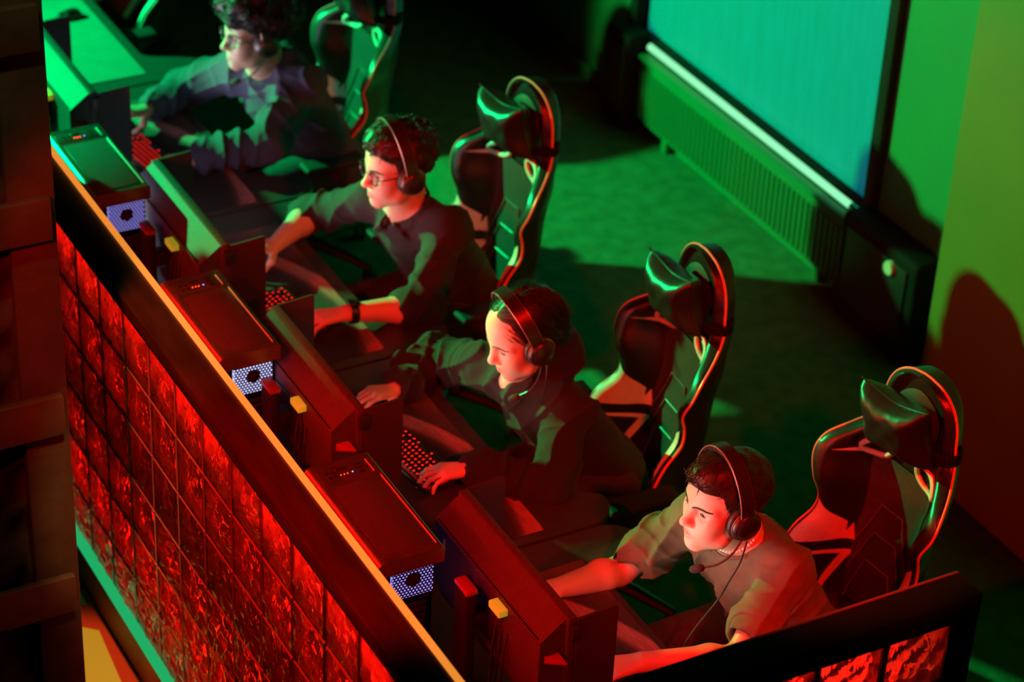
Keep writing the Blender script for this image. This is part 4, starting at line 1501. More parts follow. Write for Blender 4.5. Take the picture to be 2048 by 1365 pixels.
def hand_vol(side, mode, scale=1.0):
    """hand frame: x towards fingers, y towards the thumb, z back of the hand up; wrist at the origin"""
    v = Vol()
    S = scale
    def P(x, y, z):
        return (x * S, y * S, z * S)
    base = {'keys': 0.05, 'mouse': 0.20, 'rest': 0.0}[mode]
    # palm
    ca, sa = math.cos(base), math.sin(base)
    def T(x, y, z):
        return P(x * ca - z * sa, y, x * sa + z * ca)
    for (y0, r0, y1, r1, xe) in ((0.020, 0.014, 0.028, 0.0120, 0.082), (0.006, 0.016, 0.009, 0.0130, 0.086), (-0.008, 0.015, -0.010, 0.0125, 0.083), (-0.018, 0.014, -0.027, 0.0110, 0.076)):
        v.cone(T(0.002, y0 * 0.7, 0), T(xe, y1, 0.002), r0 * S, r1 * S, 0.012)
    curls = {'keys': [(0.30, 0.55, 0.40), (0.28, 0.62, 0.42), (0.34, 0.62, 0.45), (0.38, 0.60, 0.45)],
             'mouse': [(0.30, 0.35, 0.35), (0.34, 0.38, 0.35), (0.50, 0.50, 0.40), (0.60, 0.50, 0.40)],
             'rest': [(0.2, 0.3, 0.2)] * 4}[mode]
    roots = [(0.084, 0.029), (0.089, 0.0095), (0.085, -0.0105), (0.076, -0.0285)]
    lens = [(0.042, 0.025, 0.020), (0.046, 0.028, 0.021), (0.043, 0.026, 0.020), (0.034, 0.020, 0.018)]
    rad = [0.0088, 0.0090, 0.0086, 0.0076]
    spread = [0.14, 0.03, -0.06, -0.18]
    for i in range(4):
        p = Vector(T(roots[i][0], roots[i][1], 0.002))
        an = base
        rr = rad[i] * S
        for j in range(3):
            an -= curls[i][j]
            d = Vector((math.cos(an) * math.cos(spread[i]), math.cos(an) * math.sin(spread[i]), math.sin(an)))
            q = p + d * lens[i][j] * S
            v.cone(tuple(p), tuple(q), rr, rr * 0.90, 0.0035 if j else 0.006)
            rr *= 0.90
            p = q
    # thumb from the side of the palm near its base
    p0 = Vector(T(0.018, 0.020, -0.006))
    if mode == 'mouse':
        dirs = [((0.62, 0.55, -0.35), 0.046), ((0.85, 0.10, -0.45), 0.034), ((0.92, -0.10, -0.30), 0.026)]
    else:
        dirs = [((0.68, 0.62, -0.32), 0.046), ((0.88, 0.32, -0.35), 0.034), ((0.94, 0.10, -0.30), 0.026)]
    rr = 0.0145 * S
    for d, L in dirs:
        d = Vector(d).normalized()
        q = p0 + d * L * S
        v.cone(tuple(p0), tuple(q), rr, rr * 0.80, 0.008)
        rr *= 0.82
        p0 = q
    if side < 0:
        v2 = Vol()
        for fn, lo, hi, k, mode_ in v.ops:
            f = V3((1, -1, 1))
            l2, h2 = lo * f, hi * f
            v2.add((lambda g: (lambda Q: g(Q * f)))(fn), np.minimum(l2, h2), np.maximum(l2, h2), k, mode_)
        return v2
    return v

def ik(a, c, l1, l2, pole):
    a, c, pole = Vector(a), Vector(c), Vector(pole)
    d = c - a
    L = min(d.length, (l1 + l2) * 0.985)
    dn = d.normalized()
    x = (l1 * l1 - l2 * l2 + L * L) / (2 * L)
    hgt = math.sqrt(max(l1 * l1 - x * x, 0.0))
    side = pole - a
    side = side - side.dot(dn) * dn
    side.normalize()
    return a + dn * x + side * hgt, a + dn * L

def frame(fwd, up):
    f = Vector(fwd).normalized()
    l = Vector(up).cross(f).normalized()
    u = f.cross(l)
    return f, l, u

HS = 1.16
def head_matrix(H, yaw, pitch, roll=0.0):
    f = Vector((-math.cos(yaw), -math.sin(yaw), 0))
    u = Vector((0, 0, 1))
    l = u.cross(f)
    f2 = f * math.cos(pitch) - u * math.sin(pitch)
    u2 = u * math.cos(pitch) + f * math.sin(pitch)
    l2 = l * math.cos(roll) + u2 * math.sin(roll)
    u3 = u2 * math.cos(roll) - l * math.sin(roll)
    M = (Matrix(((f2.x, l2.x, u3.x), (f2.y, l2.y, u3.y), (f2.z, l2.z, u3.z))) * HS).to_4x4()
    M.translation = Vector(H)
    return M

def skin_mat(name, col):
    m, t, out = nt(name)
    b = t.nodes.new('ShaderNodeBsdfPrincipled')
    b.inputs['Roughness'].default_value = 0.48
    b.inputs['Specular IOR Level'].default_value = 0.45
    b.inputs['Subsurface Weight'].default_value = 0.12
    b.inputs['Subsurface Radius'].default_value = (0.010, 0.004, 0.002)
    b.inputs['Subsurface Scale'].default_value = 0.5
    a = t.nodes.new('ShaderNodeVertexColor')
    a.layer_name = 'tone'
    tc = t.nodes.new('ShaderNodeTexCoord')
    n = t.nodes.new('ShaderNodeTexNoise')
    n.inputs['Scale'].default_value = 240
    t.links.new(tc.outputs['Object'], n.inputs['Vector'])
    bp = t.nodes.new('ShaderNodeBump')
    bp.inputs['Strength'].default_value = 0.12
    bp.inputs['Distance'].default_value = 0.001
    t.links.new(n.outputs[0], bp.inputs['Height'])
    t.links.new(bp.outputs[0], b.inputs['Normal'])
    t.links.new(a.outputs[0], b.inputs['Base Color'])
    t.links.new(b.outputs[0], out.inputs[0])
    MATS[name] = m
for nme, c in (('hair_dark', (0.012, 0.007, 0.005)), ('hair_black', (0.006, 0.005, 0.004)), ('hair_brown', (0.018, 0.009, 0.006))):
    pbr(nme, c, 0.40, spec=0.35, noise=0.4, nscale=90, bump=0.35, bscale=180)
pbr('eye_white', (0.62, 0.60, 0.58), 0.2, spec=0.6)
pbr('eye_iris', (0.05, 0.035, 0.02), 0.15)
pbr('brow_hair', (0.020, 0.012, 0.010), 0.6)
pbr('cloth_tee', (0.15, 0.125, 0.08), 0.9, noise=0.22, nscale=16, bump=0.25, bscale=380, sheen=0.03)
pbr('cloth_hoodie_dark', (0.010, 0.010, 0.008), 0.9, noise=0.15, nscale=60, bump=0.3, bscale=420, sheen=0.03)
pbr('cloth_shirt', (0.012, 0.011, 0.016), 0.85, noise=0.15, nscale=60, bump=0.2, bscale=420, sheen=0.03)
pbr('cloth_navy', (0.040, 0.040, 0.075), 0.9, noise=0.12, nscale=70, bump=0.3, bscale=420, sheen=0.03)
pbr('cloth_grey', (0.28, 0.30, 0.30), 0.9, noise=0.10, nscale=70, bump=0.3, bscale=420)
pbr('cloth_jeans', (0.030, 0.032, 0.045), 0.9, noise=0.2, nscale=50, bump=0.25, bscale=380)
pbr('shoe', (0.03, 0.03, 0.03), 0.6)

LOCKS = {}
def hair_locks(mb, M, pts, nrm, n, length, rad, flow, rnd, curl=0.0):
    """tapered tubes rooted on the hair cap, given in head-local space"""
    for _ in range(n):
        i = rnd.randrange(len(pts))
        p, nn = Vector(pts[i]), Vector(nrm[i])
        d = flow(p, nn, rnd)
        d = d - d.dot(nn) * nn * 0.85
        if d.length < 1e-5:
            continue
        d.normalize()
        L = length * rnd.uniform(0.6, 1.25)
        path, rs = [], []
        q = p - nn * rad
        dirv = d + nn * rnd.uniform(0.05, 0.30)
        ax = nn.cross(d).normalized()
        for k in range(5):
            s = k / 4
            off = Vector((0, 0, 0))
            if curl:
                off = (ax * math.sin(s * 7 + p.x * 90) + nn * math.cos(s * 7 + p.x * 90)) * curl
            path.append(tuple(q + dirv * L * s - nn * L * 0.35 * s * s + off))
            rs.append(rad * (1.0 - 0.75 * s))
        mb.tube(path, rs, 4, cap=False)
# ------------------------------------------------------------------ people
def sphere_mb(c, r, n=16, m=10, mi=0):
    mb = MB()
    mb.lathe([(max(r * math.sin(PI * i / m), 0), -r * math.cos(PI * i / m)) for i in range(m + 1)], n, 'x', c, mi)
    return mb

def headset(M, label, mic=True, wide=1.0, cable=None):
    t = bpy.data.objects.new('headset', None)
    COL.objects.link(t)
    t.matrix_world = M
    tag(t, label, 'headset', 'gaming headsets')
    Ry, top, bx = 0.096 * wide, 0.142 * wide, 0.004
    arc = [(bx + 0.012 * math.sin(a), -Ry * math.cos(a), 0.012 + (top - 0.012) * math.sin(a)) for a in [PI * i / 36 for i in range(37)]]
    # band: flat wide strip
    def strip(mb, hw, th, grow, i0=0, i1=37):
        vs, fs = [], []
        for i in range(i0, i1):
            p = Vector(arc[i])
            nrm = Vector((0, p.y, p.z - 0.012)).normalized()
            for sx, sn in ((-1, 0), (1, 0), (1, 1), (-1, 1)):
                vs.append(p + Vector((sx * hw, 0, 0)) + nrm * (grow + sn * th))
        L = i1 - i0
        for i in range(L - 1):
            for k in range(4):
                k2 = (k + 1) % 4
                fs.append((i * 4 + k, i * 4 + k2, i * 4 + 4 + k2, i * 4 + 4 + k))
        fs += [(0, 1, 2, 3), tuple((L - 1) * 4 + k for k in range(4))]
        mb.add(vs, fs)
    p = MB(); strip(p, 0.017, 0.006, 0.004); band = part('headband', p, 'headset_shell', t)
    p = MB(); strip(p, 0.015, 0.010, -0.006, 8, 29); part('band_padding', p, 'headset_pad', band)
    for sx in (-1, 1):
        p = MB(); p.tube([Vector(q) + Vector((sx * 0.0175, 0, 0)) + Vector((0, q[1], q[2] - 0.012)).normalized() * 0.007 for q in arc], 0.0016, 6); part('band_rim', p, 'headset_rim', band)
    for s in (-1, 1):
        c = (0.000, s * 0.093 * wide, -0.014)
        p = MB(); p.lathe([(0, s * 0.020), (0.026, s * 0.019), (0.036, s * 0.012), (0.040, s * 0.002), (0.038, -s * 0.004), (0.030, -s * 0.006)], 26, 'y', c)
        cup = part('ear_cup', p, 'headset_shell', t)
        ring = [(c[0] + 0.032 * math.cos(a), c[1] - s * 0.012, c[2] + 0.037 * math.sin(a)) for a in [2 * PI * i / 24 for i in range(24)]]
        p = MB(); p.tube(ring, 0.0115, 10, closed=True); part('ear_cushion', p, 'headset_pad', cup)
        for k, rr in enumerate((0.040, 0.035)):
            ring = [(c[0] + rr * math.cos(a), c[1] + s * (0.003 + 0.009 * k), c[2] + rr * math.sin(a)) for a in [2 * PI * i / 26 for i in range(26)]]
            p = MB(); p.tube(ring, 0.0016, 6, closed=True); part('cup_ring', p, 'headset_rim' if k == 0 else 'headset_shell', cup)
        p = MB(); p.tube([(c[0] + 0.004, s * Ry * 1.03, 0.018), (c[0] + 0.02, s * 0.104 * wide, 0.004), (c[0] + 0.026, s * 0.108 * wide, -0.014)], 0.004, 6)
        p.tube([(c[0] + 0.004, s * Ry * 1.03, 0.018), (c[0] - 0.02, s * 0.104 * wide, 0.004), (c[0] - 0.026, s * 0.108 * wide, -0.014)], 0.004, 6)
        part('yoke', p, 'headset_shell', cup)
    if mic:
        path = smooth_path([(0.018, 0.110, -0.042), (0.038, 0.110, -0.075), (0.066, 0.098, -0.106), (0.094, 0.076, -0.124)], 6)
        p = MB(); p.tube(path, 0.0028, 7); boom = part('mic_boom', p, 'headset_shell', t)
        d = (path[-1] - path[-2]).normalized()
        e = path[-1]
        p = MB(); p.tube([e - d * 0.004, e, e + d * 0.010, e + d * 0.022, e + d * 0.030, e + d * 0.034], [0.004, 0.0088, 0.0105, 0.0102, 0.0075, 0.002], 12); part('mic_foam', p, 'foam', boom)
    if cable:
        p = MB(); p.tube(smooth_path(cable, 7), 0.0024, 6); part('cable', p, 'cable', t)
    return t

def glasses(M, label):
    t = bpy.data.objects.new('eyeglasses', None)
    COL.objects.link(t)
    t.matrix_world = M
    tag(t, label, 'glasses')
    for s in (-1, 1):
        ring = [(0.0985 - 0.010 * abs(math.cos(a) * s + 0.6 * 0) * 0.3, s * 0.034 + 0.0235 * math.cos(a), -0.006 + 0.0205 * math.sin(a)) for a in [2 * PI * i / 28 for i in range(28)]]
        p = MB(); p.tube(ring, 0.0024, 6, closed=True); part('rim', p, 'lens_frame', t)
        p = MB(); p.add([(0.0985, s * 0.034, -0.006)] + ring, [(0, 1 + i, 1 + (i + 1) % 28) for i in range(28)]); part('lens', p, 'lens_glass', t)
        p = MB(); p.tube(smooth_path([(0.096, s * 0.057, 0.002), (0.088, s * 0.070, 0.003), (0.03, s * 0.080, 0.002), (-0.005, s * 0.081, 0.0)], 5), 0.0018, 6); part('temple', p, 'lens_frame', t)
    p = MB(); p.tube([(0.0985, -0.0115, -0.002), (0.103, 0, 0.001), (0.0985, 0.0115, -0.002)], 0.0017, 6); part('bridge', p, 'lens_frame', t)
    return t

def person(label, base, H, yaw, pitch, shL, shR, wrL, wrR, elL, elR, arm=(0.300, 0.270), skin=(0.62, 0.42, 0.33), lips=(0.36, 0.08, 0.07),
           hair='short', top='tee', h=0.0034, female=False, modes=('keys', 'mouse'), roll=0.0, hand_scale=1.12, hair_col='hair_dark', lid=0.0034):
    B = 1.10
    O = Vector((base[0], base[1], 0.0))
    t = thing('person', label, 'person', O)
    M = head_matrix(H, yaw, pitch, roll)
    shL, shR = Vector(shL), Vector(shR)
    SCn = (shL + shR) / 2
    lat = (shL - shR).normalized()
    PV = Vector((base[0], base[1], 0.56))
    spine = (SCn - PV).normalized()
    fwd = spine.cross(lat).normalized()          # left x ... check sign below
    if fwd.x > 0:
        fwd = -fwd
    NB = SCn + spine * 0.045 - fwd * 0.01
    eL, wL = ik(shL, wrL, arm[0], arm[1], elL)
    eR, wR = ik(shR, wrR, arm[0], arm[1], elR)
    hv = head_vol(0.9 if female else 1.0, 0.92 if female else 1.08, female, lid)
    body = Vol().local(hv, M)
    nt_ = M @ Vector((-0.028, 0, -0.045))
    nr = (0.050 if female else 0.058) * 1.12
    body.cone(nt_, NB - fwd * 0.0, nr * 0.97, nr * 1.06, 0.03)
    body.cone(M @ Vector((0.01, 0, -0.07)), NB + fwd * 0.03 - spine * 0.01, nr * 0.62, nr * 0.7, 0.03)
    w_ = (0.88 if female else 1.0) * B
    for s_ in (shL, shR):
        body.cone(NB - spine * 0.01, s_ + spine * 0.0, 0.045, 0.044 * w_, 0.04)
    chest = SCn - spine * 0.12 + fwd * 0.0
    waist = PV + (SCn - PV) * 0.35
    body.cone(chest, waist, 0.145 * w_, 0.122 * w_, 0.05, flat=(fwd, 0.66))
    body.cone(waist, PV, 0.122 * w_, 0.150 * w_, 0.05, flat=(fwd, 0.72))
    hands = []
    for s_, (sh, el, wr, md, sg) in enumerate(((shL, eL, wL, modes[0], -1), (shR, eR, wR, modes[1], 1))):
        aw = (0.86 if female else 1.0) * B
        body.cone(sh, el, 0.047 * aw, 0.037 * aw, 0.03)
        mid = el + (wr - el) * 0.28
        body.cone(el, mid, 0.038 * aw, 0.043 * aw, 0.02)
        body.cone(mid, wr, 0.043 * aw, 0.0265 * aw, 0.02)
        # hand frame
        fd = (wr - el)
        fd.z = 0
        fd = (fd.normalized() * 0.55 + Vector((-1, 0, 0)) * 0.75).normalized()
        f = Vector((fd.x, fd.y, -0.05 if md == 'keys' else 0.05)).normalized()
        l = Vector((0, 0, 1)).cross(f).normalized()      # person's left
        u = f.cross(l)
        thumb = -l if s_ == 0 else l
        # hand_vol is modelled with thumb on +y; side<0 mirrors so that +y is still the person's left
        HM = Matrix(((f.x, l.x, u.x), (f.y, l.y, u.y), (f.z, l.z, u.z))).to_4x4()
        HM.translation = wr
        hvv = hand_vol(-1 if s_ == 0 else 1, md, hand_scale)
        body.local(hvv, HM)
        hands.append(HM)
    for s_ in (-1, 1):
        side = Vector((0, s_, 0))
        hip = PV + side * 0.09
        kn = Vector((base[0] - 0.42, base[1] + s_ * 0.13, 0.52))
        an = Vector((base[0] - 0.40, base[1] + s_ * 0.14, 0.10))
        body.cone(hip, kn, 0.078 * w_, 0.056 * w_, 0.04)
        body.cone(kn, an, 0.052 * w_, 0.036 * w_, 0.03)
        body.cone(an, an + Vector((-0.15, 0, -0.06)), 0.035, 0.028, 0.03)
    mname = 'skin_' + label.split()[0] + str(len(MATS))
    skin_mat(mname, skin)
    me = vol_mesh('body', body, h, mname, O, relax=1)
    # skin tones, per vertex: lips, cheeks, knuckles
    n = len(me.vertices)
    co = np.empty(n * 3, dtype=F32)
    me.vertices.foreach_get('co', co)
    co = co.reshape(-1, 3) + V3(O)
    Rm = np.array(M.to_3x3(), dtype=F32)
    Rm = Rm / HS
    loc = ((co - V3(M.translation)) / HS) @ Rm
    col = np.tile(V3(skin), (n, 1))
    dl = np.full(n, 1.0, dtype=F32)
    for a, b, r in LIPS:
        a, b = V3(a), V3(b)
        ba = b - a
        tt = np.clip(((loc - a) @ ba) / (ba @ ba), 0, 1)
        dl = np.minimum(dl, np.sqrt((((loc - a) - tt[:, None] * ba) ** 2).sum(1)) - r)
    k = np.clip(1 - (dl - 0.0) / 0.002, 0, 1)[:, None]
    col = col * (1 - k) + V3(lips) * k
    for s_ in (-1, 1):
        q = np.exp(-(((loc - V3((0.065, s_ * 0.042, -0.035))) / 0.025) ** 2).sum(1))[:, None]
        col = col * (1 - 0.35 * q) + V3((skin[0], skin[1] * 0.72, skin[2] * 0.70)) * 0.35 * q
        q = np.exp(-(((loc - V3((0.088, s_ * 0.032, -0.004))) / V3((0.02, 0.016, 0.009))) ** 2).sum(1))[:, None]
        col = col * (1 - 0.4 * q) + V3((skin[0] * 0.75, skin[1] * 0.6, skin[2] * 0.6)) * 0.4 * q
    ca = me.color_attributes.new('tone', 'FLOAT_COLOR', 'POINT')
    ca.data.foreach_set('color', np.concatenate([col, np.ones((n, 1), dtype=F32)], 1).astype(F32).ravel())
    bo = obj('body', me, t)
    IM = Matrix.Translation(-O) @ M
    def hpart(name, me_, lab=None):
        o = obj(name, me_, t)
        o.matrix_local = IM
        if lab:
            o['label'] = lab
        return o
    # eyes, lashes, brows
    for s_ in (-1, 1):
        c = (0.0705, s_ * 0.0315, -0.002)
        mb = MB()
        R = 0.0128
        rings = 14
        gaze = Vector((0.93, 0.0, -0.30)).normalized()
        ax = gaze.orthogonal().normalized()
        bx_ = gaze.cross(ax)
        vs = [Vector(c) + gaze * R]
        fs, ms = [], []
        for i in range(1, rings + 1):
            an = PI * i / rings * 0.9
            for k_ in range(18):
                b_ = 2 * PI * k_ / 18
                vs.append(Vector(c) + (gaze * math.cos(an) + (ax * math.cos(b_) + bx_ * math.sin(b_)) * math.sin(an)) * R)
        mb.add(vs, [(0, 1 + k_, 1 + (k_ + 1) % 18) for k_ in range(18)], 1)
        for i in range(rings - 1):
            mb.add(vs, [(1 + i * 18 + k_, 1 + i * 18 + (k_ + 1) % 18, 1 + (i + 1) * 18 + (k_ + 1) % 18, 1 + (i + 1) * 18 + k_) for k_ in range(18)], 1 if i < 2 else 0)
        hpart('eye', mb.mesh('eye', ['eye_white', 'eye_iris']))
        pts = []
        for i in range(9):
            a = -1 + 2 * i / 8
            yy = s_ * 0.0320 + a * 0.0118
            pts.append((0.0865 - 0.0045 * a * a, yy, -0.0030 - 0.0030 * a * a))
        mb = MB(); mb.tube(pts, [0.0006 + 0.0008 * (1 - (2 * i / 8 - 1) ** 2) for i in range(9)], 5); hpart('eyelashes', mb.mesh('eyelashes', 'brow_hair'))
        pts, rs = [], []
        for i in range(11):
            a = i / 10
            P_ = Vector((0.098 - 0.030 * a ** 1.8, s_ * (0.010 + 0.042 * a), (0.0160 + 0.0045 * math.sin(PI * min(a * 1.1, 1)) - 0.002 * a) if female else (0.0090 + 0.0075 * min(1, a * 1.5) - 0.004 * max(0, a - 0.6))))
            arr = V3(P_)[None]
            for _ in range(10):
                d0 = hv.eval(arr, 0.06)[0]
                g = np.array([(hv.eval(arr + V3(e), 0.06)[0] - d0) / 0.001 for e in ((0.001, 0, 0), (0, 0.001, 0), (0, 0, 0.001))], dtype=F32)
                arr = arr - np.clip(d0, -0.01, 0.01) * g[None] / (float(g @ g) + 1e-6) * 0.8
            pts.append(Vector(arr[0]) + Vector((0.0006, 0, 0)))
            rs.append((0.0018 if female else 0.0028) * (0.55 + 0.6 * math.sin(PI * min(1, 0.15 + a * 0.8))))
        mb = MB(); mb.tube(pts, rs, 6); hpart('eyebrow', mb.mesh('eyebrow', 'brow_hair'))
    # ---------------- hair
    rnd = random.Random(len(label))
    hvol = Vol()
    if hair == 'short':
        hvol.ell((-0.018, 0, 0.040), (0.106, 0.084, 0.090)); hvol.ell((0.022, 0, 0.082), (0.078, 0.062, 0.044), 0.03)
        zt = ([-0.13, -0.06, -0.025, 0.0, 0.022, 0.04, 0.056, 0.075, 0.10], [-0.085, -0.062, -0.045, -0.034, -0.015, 0.018, 0.046, 0.060, 0.062]); amp, fq = 0.0035, 110
    elif hair == 'curly':
        hvol.ell((-0.020, 0, 0.044), (0.112, 0.090, 0.094)); hvol.ell((0.020, 0, 0.090), (0.078, 0.070, 0.048), 0.03)
        zt = ([-0.13, -0.06, -0.025, 0.0, 0.022, 0.04, 0.056, 0.075, 0.10], [-0.080, -0.058, -0.045, -0.034, -0.010, 0.026, 0.052, 0.066, 0.070]); amp, fq = 0.0065, 150
    elif hair == 'afro':
        hvol.ell((-0.030, 0, 0.070), (0.134, 0.122, 0.106)); hvol.ell((0.030, 0, 0.105), (0.088, 0.100, 0.060), 0.03)
        zt = ([-0.17, -0.06, -0.025, 0.0, 0.022, 0.04, 0.056, 0.075, 0.12], [-0.085, -0.062, -0.045, -0.030, 0.0, 0.030, 0.046, 0.054, 0.058]); amp, fq = 0.012, 85
    else:
        hvol.ell((-0.018, 0, 0.038), (0.104, 0.082, 0.093))
        hvol.ell((-0.075, 0, -0.015), (0.045, 0.055, 0.075), 0.03)
        zt = ([-0.13, -0.05, -0.015, 0.014, 0.034, 0.052, 0.068, 0.084, 0.10], [-0.11, -0.10, -0.088, -0.066, -0.042, -0.004, 0.034, 0.062, 0.072]); amp, fq = 0.0008, 160
        hvol.cone((0.095, 0, 0.080), (0.030, 0, 0.126), 0.0042, 0.0040, 0.006, 's'); hvol.cone((0.030, 0, 0.126), (-0.05, 0, 0.128), 0.0040, 0.0040, 0.006, 's')
    xs, zz = V3(zt[0]), V3(zt[1])
    hvol.add(lambda P: ((np.interp(P[:, 0], xs, zz) + 0.16 * np.abs(P[:, 1]) * (P[:, 0] > 0.055) * 0 - P[:, 2]) * 0.75).astype(F32), (-1, -1, -1), (1, 1, 1), 0.006, 'i')
    hvol.add(lambda P: (amp * noise3(P, fq, 5)).astype(F32), (-1, -1, -1), (1, 1, 1), 0.001, 'd')
    hm = vol_mesh('hair', hvol, 0.0032, hair_col, (0, 0, 0), relax=0)
    hn = len(hm.vertices)
    pc = np.empty(hn * 3, dtype=F32); hm.vertices.foreach_get('co', pc); pc = pc.reshape(-1, 3)
    nc = np.array([v.normal[:] for v in hm.vertices], dtype=F32)
    # keep locks off the inside of the cap
    zl = np.interp(pc[:, 0], xs, zz)
    ok = np.nonzero((pc[:, 2] > zl + (0.016 if hair == 'sleek' else 0.004)) & ((nc * (pc - V3((-0.015, 0, 0.03)))).sum(1) > 0))[0]
    ho = hpart('hair', hm)
    lk = MB()
    if hair == 'short':
        hair_locks(lk, None, pc[ok], nc[ok], 1500, 0.026, 0.0021, lambda p, nn, r: Vector((0.8 if p.z > 0.06 else 0.15, r.uniform(-0.5, 0.5), -0.25 if p.z < 0.06 else 0.0)), rnd)
    elif hair == 'curly':
        hair_locks(lk, None, pc[ok], nc[ok], 1300, 0.020, 0.0022, lambda p, nn, r: Vector((r.uniform(-0.4, 1), r.uniform(-1, 1), r.uniform(-1, 0.6))), rnd, curl=0.0035)
    elif hair == 'afro':
        hair_locks(lk, None, pc[ok], nc[ok], 1500, 0.034, 0.0028, lambda p, nn, r: Vector((r.uniform(-1, 1), r.uniform(-1, 1), r.uniform(-1, 1))), rnd, curl=0.006)
    else:
        hair_locks(lk, None, pc[ok], nc[ok], 1800, 0.060, 0.0010, lambda p, nn, r: Vector((-0.55, (1 if p.y > 0 else -1) * (0.55 if p.z > 0.03 else 0.1), -0.75 if p.z < 0.09 else -0.2)), rnd)
    lo_ = hpart('hair_locks', lk.mesh('hair_locks', hair_col, angle=180))
    lo_['kind'] = 'stuff'
    # ---------------- clothes
    cl = Vol()
    seed = len(label)
    thick = {'tee': 0.012, 'hoodie': 0.024, 'shirt': 0.014, 'zip': 0.022}[top]
    for s_ in (shL, shR):
        cl.cone(NB - spine * 0.028, s_ - spine * 0.004, 0.050 + thick * 0.5, 0.046 * w_ + thick, 0.05)
    cl.cone(chest, waist, 0.145 * w_ + thick, 0.128 * w_ + thick, 0.06, flat=(fwd, 0.72))
    cl.cone(waist, PV - Vector((0, 0, 0.02)), 0.128 * w_ + thick, 0.152 * w_ + thick, 0.06, flat=(fwd, 0.78))
    for s_, (sh, el, wr) in enumerate(((shL, eL, wL), (shR, eR, wR))):
        aw = (0.86 if female else 1.0) * B
        th = thick
        fold = lambda P, tt, sd=seed + s_: (0.020 * (1 - np.abs(np.sin(tt * 9.5 + 2.3 * noise3(P, 17, sd) + 1.1 * noise3(P, 34, sd + 1) + sd))) ** 1.6 * (0.30 + 0.70 * np.clip(tt * 1.3, 0, 1)) * np.clip(0.75 + 0.7 * noise3(P, 11, sd + 3), 0.1, 1.4) - 0.002).astype(F32)
        if top == 'tee':
            end = sh + (el - sh) * 0.66
            cl.cone(sh, end, 0.050 * aw + th, 0.058 * aw + th * 0.7, 0.05, fold=fold)
            tun = [(end, el, 0.053 * aw, 0.053 * aw)]
        elif top == 'shirt':
            end = el + (wr - el) * 0.20
            cl.cone(sh, el, 0.048 * aw + th, 0.045 * aw + th, 0.05, fold=fold)
            cl.cone(el, end, 0.046 * aw + th, 0.045 * aw + th * 0.9, 0.02)
            tun = [(el + (wr - el) * 0.12, el + (wr - el) * 0.6, 0.045 * aw, 0.045 * aw)]
        else:
            end = wr + (el - wr) * 0.06
            cl.cone(sh, el, 0.049 * aw + th, 0.047 * aw + th, 0.05, fold=fold)
            cl.cone(el, wr + (el - wr) * 0.22, 0.046 * aw + th, 0.034 * aw + th * 0.8, 0.03, fold=fold)
            cl.cone(wr + (el - wr) * 0.20, end, 0.033 * aw + th * 0.45, 0.031 * aw + th * 0.45, 0.008)
            tun = [(wr + (el - wr) * 0.10, wr + (wr - el) * 0.2, 0.030 * aw, 0.030 * aw)]
        for a, b, r1, r2 in tun:
            cl.cone(a, b, r1, r2, 0.003, 's')
    # collar / hood
    nd = (nt_ - NB).normalized()
    if top == 'tee':
        ring = [NB + nd * 0.018 + (lat * math.cos(a) * 0.084 + fwd * (0.010 + math.sin(a) * 0.082) - spine * 0.012 * math.sin(a)) for a in [2 * PI * i / 20 for i in range(20)]]
        for a, b in zip(ring, ring[1:] + ring[:1]):
            cl.cone(a, b, 0.0075, 0.0075, 0.006)
    elif top == 'shirt':
        for sg in (-1, 1):
            prev = None
            for i in range(9):
                a = PI / 2 * 1.02 - PI * 1.0 * i / 8
                P_ = NB + nd * (0.040 - 0.012 * (i == 0)) + lat * (sg * math.cos(a) * 0.084) + fwd * (0.008 + math.sin(a) * 0.078) - spine * 0.034 * max(0, math.sin(a))
                if prev is not None:
                    cl.cone(prev, P_, 0.010, 0.010, 0.006)
                    cl.cone(prev - nd * 0.018 + (prev - NB).normalized() * 0.010, P_ - nd * 0.018 + (P_ - NB).normalized() * 0.010, 0.009, 0.009, 0.006)
                prev = P_
            tip = NB + fwd * 0.108 + lat * sg * 0.066 - spine * 0.045
            cl.cone(NB + fwd * 0.092 + lat * sg * 0.020 + nd * 0.004, tip, 0.013, 0.006, 0.008)
    elif top == 'zip':
        ring = [NB + nd * 0.020 + (lat * math.cos(a) * 0.080 + fwd * math.sin(a) * 0.078 - spine * 0.022 * math.sin(a)) for a in [2 * PI * i / 20 for i in range(20)]]
        for a, b in zip(ring, ring[1:] + ring[:1]):
            cl.cone(a, b, 0.015, 0.015, 0.012)
        cl.ell(NB - fwd * 0.10 - spine * 0.03, (0.055, 0.12, 0.075), 0.04)
    elif top == 'hoodie':
        ring = [NB + nd * 0.018 + (lat * math.cos(a) * 0.082 + fwd * math.sin(a) * 0.078 - spine * 0.020 * math.sin(a)) for a in [2 * PI * i / 20 for i in range(20)]]
        for a, b in zip(ring, ring[1:] + ring[:1]):
            cl.cone(a, b, 0.018, 0.018, 0.012)
        c0 = NB - fwd * 0.085 + nd * 0.060
        cl.ell(c0, (0.078, 0.105, 0.110), 0.04)
        cl.ell(c0 - fwd * 0.03 - spine * 0.07, (0.075, 0.115, 0.085), 0.04)
        hc = Matrix(((fwd.x, lat.x, spine.x), (fwd.y, lat.y, spine.y), (fwd.z, lat.z, spine.z)))
    # neck opening
    no = {'tee': (1.08, 1.35, 0.012), 'shirt': (1.04, 1.25, 0.010), 'zip': (1.04, 1.2, 0.008), 'hoodie': (0.96, 1.15, 0.0)}[top]
    cl.cone(NB - nd * 0.004 + fwd * no[2], nt_ + nd * 0.10, nr * no[0], nr * no[1], 0.004, 's')
    # body folds
    af = {'tee': 0.030, 'hoodie': 0.024, 'shirt': 0.022, 'zip': 0.022}[top]
    fv, lv, sv_ = V3(fwd), V3(lat), V3(spine)
